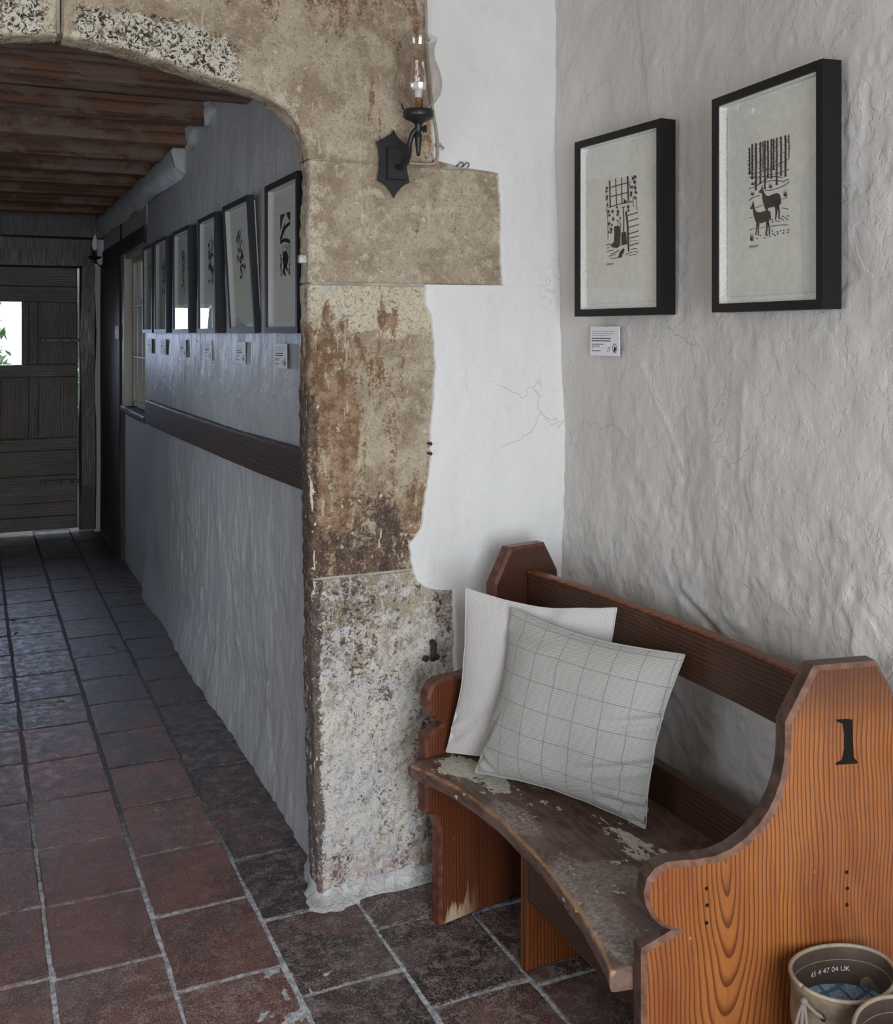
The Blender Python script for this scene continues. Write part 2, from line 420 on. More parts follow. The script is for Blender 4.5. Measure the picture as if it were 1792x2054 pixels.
def wood_mat(name, light, mid, dark, axis='z', ring=0.008, rough=0.42, worn=0.0, noise=0.004, cathedral=None, bumps=0.4, spec=0.5, edge_dark=None, blotch=0.0, foot=0.0):
    """axis: grain direction. cathedral=(u0,d0,tilt): nested V figure (u across, z along)."""
    t = NT(name)
    X, Y, Z = t.xyz()[:3]
    along = {'z': Z, 'x': X, 'y': Y}[axis]
    if cathedral:
        u0, d0, tilt = cathedral
        wob = t.m('MULTIPLY', t.m('SUBTRACT', t.noise(7, 2, 0.5, 0.0, t.map(scale=(1, 1, 0.5))), 0.5), noise * 14)
        du = t.m('ADD', t.m('SUBTRACT', X, u0), wob)
        dd = t.m('SUBTRACT', d0, t.m('MULTIPLY', Z, tilt))
        r = t.m('SQRT', t.m('ADD', t.m('MULTIPLY', du, du), t.m('MULTIPLY', dd, dd)))
    else:
        if axis == 'z': p = t.m('ADD', X, t.m('MULTIPLY', Y, 0.35)); sc = (1, 1, 0.08)
        elif axis == 'y': p = t.m('ADD', Z, t.m('MULTIPLY', X, 0.45)); sc = (1, 0.08, 1)
        else: p = t.m('ADD', Z, t.m('MULTIPLY', Y, 0.45)); sc = (0.08, 1, 1)
        wob = t.m('MULTIPLY', t.m('SUBTRACT', t.noise(9, 4, 0.55, 0, t.map(scale=sc)), 0.5), noise * 14)
        r = t.m('ADD', p, wob)
    k = t.m('FRACT', t.m('ADD', t.m('DIVIDE', r, ring), t.m('MULTIPLY', t.noise(3.0, 2, .5, 0, t.map(scale=(2.5, 2.5, .5) if cathedral else tuple(.15 if a_ == axis else 2.0 for a_ in 'xyz'))), 1.6)))
    line = t.ss(k, 0.45, 0.93)                       # soft early wood then hard dark late wood
    line = t.m('MULTIPLY', line, t.ss(k, 0.93, 1.0, 1, 0))
    sc2 = {'z': (1, 1, 0.05), 'x': (0.05, 1, 1), 'y': (1, 0.05, 1)}[axis]
    fib = t.noise(160, 4, 0.65, 0, t.map(scale=sc2))
    big = t.noise(5, 4, 0.6, 0.3, t.map(scale=tuple(0.35 if s < 1 else 1 for s in sc2)))
    col = t.mix(t.ss(big, 0.35, 0.68), light, mid)
    col = t.mix(t.m('MULTIPLY', line, 0.85), col, dark)
    col = t.mix(t.ss(fib, 0.45, 0.7, 0, 0.35), col, tuple(x * 0.5 for x in mid))
    if edge_dark:
        z0, z1, c = edge_dark
        f = t.m('MULTIPLY', t.ss(t.m('ADD', Z, t.m('MULTIPLY', t.m('SUBTRACT', t.noise(6, 4), 0.5), 0.12)), z0, z1), 0.85)
        col = t.mix(f, col, c)
    if blotch:
        col = t.mix(t.m('MULTIPLY', t.ss(t.noise(7, 5, .65, .5, t.map(scale=(.8, 1.2, 1.2))), .47, .60), blotch), col, (0.21, 0.165, 0.14))
    if foot:      # varnish kicked off at the foot
        fk = t.m('MULTIPLY', t.ss(t.m('ADD', Z, t.m('MULTIPLY', t.m('SUBTRACT', t.noise(30, 4, .6, 0, t.map(scale=(1, 1, .2))), .5), .35)), .062, .02), t.ss(X, .17, .09))
        col = t.mix(t.m('MULTIPLY', fk, foot), col, (0.55, 0.43, 0.29))
    # scratches
    scr = t.m('MULTIPLY', t.ss(t.noise(90, 3, 0.6, 0, t.map(scale=(1, 1, 0.5), rot=(0.3, 0.6, 0.2))), 0.72, 0.76), 0.5)
    col = t.mix(scr, col, (0.55, 0.40, 0.26))
    if worn:
        wv = t.noise(30, 5, 0.7)
        col = t.mix(t.m('MULTIPLY', t.ss(wv, 0.62, 0.70), worn), col, (0.42, 0.32, 0.22))
    h = t.m('SUBTRACT', t.m('MULTIPLY', fib, 0.5), t.m('MULTIPLY', line, -0.5))
    ro = t.ss(fib, 0.3, 0.7, rough - 0.08, rough + 0.12)
    return t.done(col, ro, t.bump(h, 0.0006, bumps), spec)
M['pine_panel'] = wood_mat('varnished_pine_end', (0.33, 0.120, 0.032), (0.195, 0.052, 0.013), (0.080, 0.016, 0.006), 'z', 0.0082, 0.32, 0.0, 0.0028, (0.150, 0.100, 0.160), edge_dark=(0.78, 0.95, (0.06, 0.022, 0.014)))
M['pine_edge'] = plain('worn_dark_pine_edge', (0.075, 0.040, 0.028), 0.42, spec=0.45, bumpy=0.5, scale=45, var=.45)
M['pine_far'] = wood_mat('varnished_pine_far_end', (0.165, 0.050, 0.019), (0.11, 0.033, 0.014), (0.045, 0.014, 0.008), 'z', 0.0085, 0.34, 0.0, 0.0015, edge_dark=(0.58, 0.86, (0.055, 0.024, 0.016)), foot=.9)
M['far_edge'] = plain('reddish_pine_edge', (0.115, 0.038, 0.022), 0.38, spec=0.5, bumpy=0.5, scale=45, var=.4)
M['pine_leg'] = wood_mat('varnished_pine_leg', (0.21, 0.062, 0.016), (0.14, 0.038, 0.012), (0.06, 0.016, 0.006), 'z', 0.010, 0.34, 0.0, 0.0015)
M['pew_rail'] = wood_mat('dark_varnished_rail', (0.085, 0.036, 0.02), (0.06, 0.026, 0.015), (0.028, 0.012, 0.008), 'y', 0.009, 0.34, 0.0, 0.003)
M['old_board'] = wood_mat('old_brown_board', (0.075, 0.038, 0.024), (0.052, 0.027, 0.018), (0.022, 0.011, 0.008), 'y', 0.012, 0.5, 0.2)
M['joist'] = wood_mat('reddish_old_joist', (0.20, 0.115, 0.078), (0.125, 0.066, 0.045), (0.075, 0.038, 0.026), 'x', 0.045, 0.85, 0.35, 0.003, spec=0.15, blotch=.6)
M['ceiling_board'] = wood_mat('dark_ceiling_board', (0.14, 0.10, 0.075), (0.085, 0.058, 0.043), (0.028, 0.017, 0.012), 'x', 0.02, 0.85, 0.3, 0.006, spec=0.2)
M['oak_dark'] = wood_mat('blackened_oak', (0.032, 0.024, 0.020), (0.020, 0.016, 0.014), (0.010, 0.008, 0.007), 'z', 0.014, 0.40, 0.12)
M['oak_door'] = wood_mat('weathered_oak_door', (0.20, 0.17, 0.145), (0.13, 0.108, 0.09), (0.05, 0.04, 0.035), 'z', 0.016, 0.6, 0.35)
M['oak_door_rail'] = wood_mat('weathered_oak_rail', (0.22, 0.19, 0.16), (0.14, 0.12, 0.10), (0.055, 0.045, 0.038), 'x', 0.016, 0.6, 0.3)
M['oak_post'] = wood_mat('brown_oak_post', (0.060, 0.036, 0.028), (0.040, 0.026, 0.022), (0.018, 0.012, 0.01), 'z', 0.02, 0.6, 0.15)

def seat_mat():
    t = NT('worn_pew_seat')
    ch = t.attr('chip'); wr = t.attr('worn'); ed = t.attr('edge')
    Y = t.xyz()[1]
    sc = (1, 0.12, 1)
    g = t.noise(70, 4, 0.6, 0.4, t.map(scale=sc)); nm = t.noise(22, 5, 0.65, 0.6); nf = t.noise(120, 4, 0.7); nl = t.noise(9, 5, 0.65, 1.0)
    col = t.mix(t.ss(g, 0.35, 0.65), (0.072, 0.038, 0.029), (0.150, 0.086, 0.063))
    col = t.mix(t.ss(nl, 0.45, 0.62, 0, 0.6), col, (0.19, 0.125, 0.095))
    fw = t.ss(t.m('ADD', t.m('MULTIPLY', wr, 0.9), t.m('ADD', t.m('MULTIPLY', nm, 0.6), t.m('MULTIPLY', nf, 0.3))), 0.80, 1.02)
    col = t.mix(t.m('MULTIPLY', fw, t.ss(nf, .40, .60, .10, .46)), col, (0.46, 0.42, 0.40))
    fc = t.ss(t.m('ADD', ch, t.m('ADD', t.m('MULTIPLY', t.m('SUBTRACT', nm, .5), 1.8), t.m('MULTIPLY', t.m('SUBTRACT', t.noise(60, 4, 0.7, 0, t.map(scale=(1, 0.3, 1), rot=(0, 0, 0.5))), .5), 1.8))), 0.36, 0.42)
    col = t.mix(fc, col, t.mix(t.ss(nf, 0.4, 0.65), (0.62, 0.59, 0.50), (0.42, 0.39, 0.31)))
    fe = t.ss(t.m('ADD', ed, t.m('MULTIPLY', nm, 0.7)), 0.95, 1.25)
    col = t.mix(t.m('MULTIPLY', fe, 0.8), col, t.mix(t.ss(nf, .4, .6), (0.46, 0.27, 0.12), (0.30, 0.15, 0.07)))
    sp = t.ss(t.noise(45, 2, 0.5, 0, t.map(loc=(4, 4, 4))), 0.74, 0.76)
    col = t.mix(sp, col, (0.6, 0.56, 0.48))
    h = t.m('ADD', t.m('MULTIPLY', g, 0.6), t.m('MULTIPLY', nf, 0.3))
    h = t.m('SUBTRACT', h, t.m('MULTIPLY', fc, 0.5))
    return t.done(col, t.ss(nm, 0.3, 0.7, 0.34, 0.5), t.bump(h, 0.0008, 0.7), 0.5)
M['seat'] = seat_mat()

def fabric(name, c1, c2, check=None, weave=900, twill=True):
    t = NT(name)
    uv = t.co('UV')
    u, v, _ = t.xyz(uv)[:3]
    fr = weave
    if twill:
        a = t.m('SINE', t.m('MULTIPLY', t.m('ADD', u, v), fr * 1.0))
        b = t.m('SINE', t.m('MULTIPLY', t.m('SUBTRACT', t.m('MULTIPLY', v, 2.0), u), fr * 0.55))
    else:
        a = t.m('SINE', t.m('MULTIPLY', u, fr)); b = t.m('SINE', t.m('MULTIPLY', v, fr))
    w = t.m('MULTIPLY', t.m('ADD', t.m('MULTIPLY', a, 0.5), t.m('MULTIPLY', b, 0.5)), 0.5)
    w = t.m('ADD', w, 0.5)
    n = t.noise(60, 4, 0.7, 0, t.map(scale=(1, 6, 1), v=uv)); n2 = t.noise(60, 4, 0.7, 0, t.map(scale=(6, 1, 1), v=uv))
    f = t.m('ADD', t.m('MULTIPLY', w, 0.5), t.m('MULTIPLY', t.m('ADD', n, n2), 0.35))
    col = t.mix(t.ss(f, 0.3, 0.85), c1, c2)
    if check:
        per_u, per_v, wd, lc, ou, ov = check
        ku = t.m('ABSOLUTE', t.m('SUBTRACT', t.m('FRACT', t.m('ADD', t.m('DIVIDE', u, per_u), ou)), 0.5))
        kv = t.m('ABSOLUTE', t.m('SUBTRACT', t.m('FRACT', t.m('ADD', t.m('DIVIDE', v, per_v), ov)), 0.5))
        lu = t.ss(ku, 0.0, wd / per_u, 1, 0); lv = t.ss(kv, 0.0, wd / per_v, 1, 0)
        l = t.m('MAXIMUM', lu, lv)
        col = t.mix(t.m('MULTIPLY', l, 0.62), col, lc)
    return t.done(col, 0.95, t.bump(f, 0.0006, 0.8), 0.1, Sheen_Weight=0.15)
M['linen'] = fabric('pale_linen', (0.36, 0.34, 0.33), (0.66, 0.63, 0.62), weave=420)
M['check_wool'] = fabric('checked_wool', (0.21, 0.21, 0.198), (0.50, 0.50, 0.47), (0.143, 0.157, 0.0042, (0.12, 0.105, 0.10), 0.30, 0.35), weave=560)

M['black_frame'] = plain('black_painted_wood', (0.009, 0.008, 0.008), 0.5, spec=0.25)
M['blue_black_frame'] = plain('blue_black_wood', (0.020, 0.020, 0.026), 0.5, spec=0.3)
M['iron'] = plain('black_iron', (0.012, 0.012, 0.015), 0.42, spec=0.5, bumpy=0.3)
M['rust_iron'] = plain('rusty_iron', (0.045, 0.028, 0.022), 0.7, spec=0.3, bumpy=0.6)
M['paper'] = plain('handmade_paper', (0.72, 0.71, 0.67), 0.9, spec=0.1, bumpy=0.3, scale=60, var=.05)
M['mount'] = plain('white_mount_board', (0.80, 0.80, 0.77), 0.9, spec=0.1)
M['ink'] = plain('black_ink', (0.018, 0.016, 0.016), 0.7, spec=0.2)
M['grey_ink'] = plain('grey_ink', (0.30, 0.30, 0.32), 0.8, spec=0.2)
M['pencil'] = plain('pencil_grey', (0.08, 0.08, 0.08), 0.8, spec=0.2)
M['card'] = plain('white_card', (0.80, 0.80, 0.84), 0.5, spec=0.3)
M['brass'] = plain('brass', (0.62, 0.45, 0.20), 0.25, metal=1.0)
M['white_plastic'] = plain('white_plastic', (0.80, 0.82, 0.84), 0.25)
M['opal'] = plain('opal_glass', (0.85, 0.88, 0.93), 0.15)
M['cable'] = plain('cream_cable', (0.36, 0.30, 0.23), 0.6)
M['lace'] = plain('grey_lace', (0.20, 0.16, 0.14), 0.8, bumpy=0.6, scale=900)
M['numeral_paint'] = plain('numeral_paint', (0.012, 0.010, 0.009), 0.85, spec=0.1)
M['joint'] = make_plaster('stone_joint_mortar', (0.30, 0.27, 0.23), (0.46, 0.42, 0.36), 4.0, 0.9, 0.6)
M['pine_bevel'] = plain('worn_pine_bevel', (0.17, 0.085, 0.055), 0.38, spec=0.5, bumpy=0.5, scale=45, var=.35)
M['cream_paint'] = plain('cream_window_paint', (0.50, 0.46, 0.40), 0.5)
M['sole'] = plain('dark_rubber', (0.03, 0.025, 0.02), 0.6)
def glass_mat(name, rough=0.0, tint=(1, 1, 1), f0=0.045, edge=0.95, slant=1.0, power=5.0):
    """thin sheet: clear with a Fresnel-weighted reflection"""
    t = NT(name)
    t.t.nodes.remove(t.b)
    g = t.n('ShaderNodeBsdfGlossy'); g.inputs['Roughness'].default_value = rough; g.inputs['Color'].default_value = (1, 1, 1, 1)
    tr = t.n('ShaderNodeBsdfTransparent')
    lw = t.n('ShaderNodeLayerWeight'); lw.inputs['Blend'].default_value = 0.5
    # the sheet is seen through more glass at a slant
    t.set(tr.inputs['Color'], t.mix(t.m('POWER', lw.outputs['Facing'], 3.0), tuple(tint), tuple(x * slant for x in tint)))
    f = t.m('ADD', t.m('MULTIPLY', t.m('POWER', lw.outputs['Facing'], power), edge - f0), f0)
    mx = t.n('ShaderNodeMixShader')
    t.t.links.new(f, mx.inputs[0]); t.t.links.new(tr.outputs[0], mx.inputs[1]); t.t.links.new(g.outputs[0], mx.inputs[2])
    t.t.links.new(mx.outputs[0], t.out.inputs[0])
    return t.mat
M['glazing'] = glass_mat('picture_glazing', 0.0, (0.97, 0.98, 0.97), 0.085, 0.70)
M['lamp_glass'] = glass_mat('blown_lamp_glass', 0.0, (0.90, 0.87, 0.85), 0.10, 0.75, 0.35, 3.5)
M['window_glass'] = glass_mat('old_window_glass', 0.02, (0.85, 0.88, 0.85), 0.06)

def leather():
    t = NT('worn_boot_leather')
    n = t.noise(14, 5, 0.6, 0.3); nf = t.noise(90, 4, 0.7)
    col = t.mix(t.ss(n, 0.35, 0.65), (0.12, 0.082, 0.055), (0.22, 0.17, 0.12))
    col = t.mix(t.ss(nf, 0.55, 0.75, 0, 0.5), col, (0.30, 0.25, 0.19))
    rg = t.m('ADD', n, t.m('MULTIPLY', nf, 0.3))
    return t.done(col, 0.48, t.bump(rg, 0.0012, 0.6), 0.4)
M['leather'] = leather()
M['leather_dark'] = plain('dark_leather_lining', (0.075, 0.048, 0.036), 0.5, bumpy=0.5, scale=80)
M['leather_rim'] = plain('pale_leather_binding', (0.30, 0.245, 0.18), 0.45, bumpy=0.5, scale=120)
def knit():
    t = NT('blue_patterned_lining')
    v = t.map(scale=(1, 1, 1), rot=(0, 0, 0.8))
    x, y, z = t.xyz(v)[:3]
    a = t.m('ABSOLUTE', t.m('SUBTRACT', t.m('FRACT', t.m('MULTIPLY', t.m('ADD', x, y), 22)), 0.5))
    b = t.m('ABSOLUTE', t.m('SUBTRACT', t.m('FRACT', t.m('MULTIPLY', t.m('SUBTRACT', x, y), 22)), 0.5))
    l = t.m('MAXIMUM', t.ss(a, 0.05, 0.12, 1, 0), t.ss(b, 0.05, 0.12, 1, 0))
    kn = t.vor(420)
    col = t.mix(t.ss(kn, 0.1, 0.6), (0.50, 0.62, 0.75), (0.16, 0.26, 0.40))
    col = t.mix(t.m('MULTIPLY', l, 0.75), col, (0.045, 0.09, 0.17))
    return t.done(col, 0.9, t.bump(kn, 0.001, 0.6), 0.1)
M['knit'] = knit()
def leafmat():
    t = NT('garden_leaf')
    n = t.noise(3, 3); r = t.n('ShaderNodeObjectInfo').outputs['Random']
    col = t.mix(t.ss(n, 0.35, 0.65), (0.10, 0.20, 0.05), (0.34, 0.44, 0.22))
    return t.done(col, 0.5, None, 0.4)
M['leaf'] = leafmat()
M['gravel'] = plain('pale_gravel_path', (0.62, 0.62, 0.60), 0.9, bumpy=1.0, scale=60)
M['bark'] = plain('grey_bark', (0.22, 0.20, 0.18), 0.9, bumpy=0.6, scale=30)
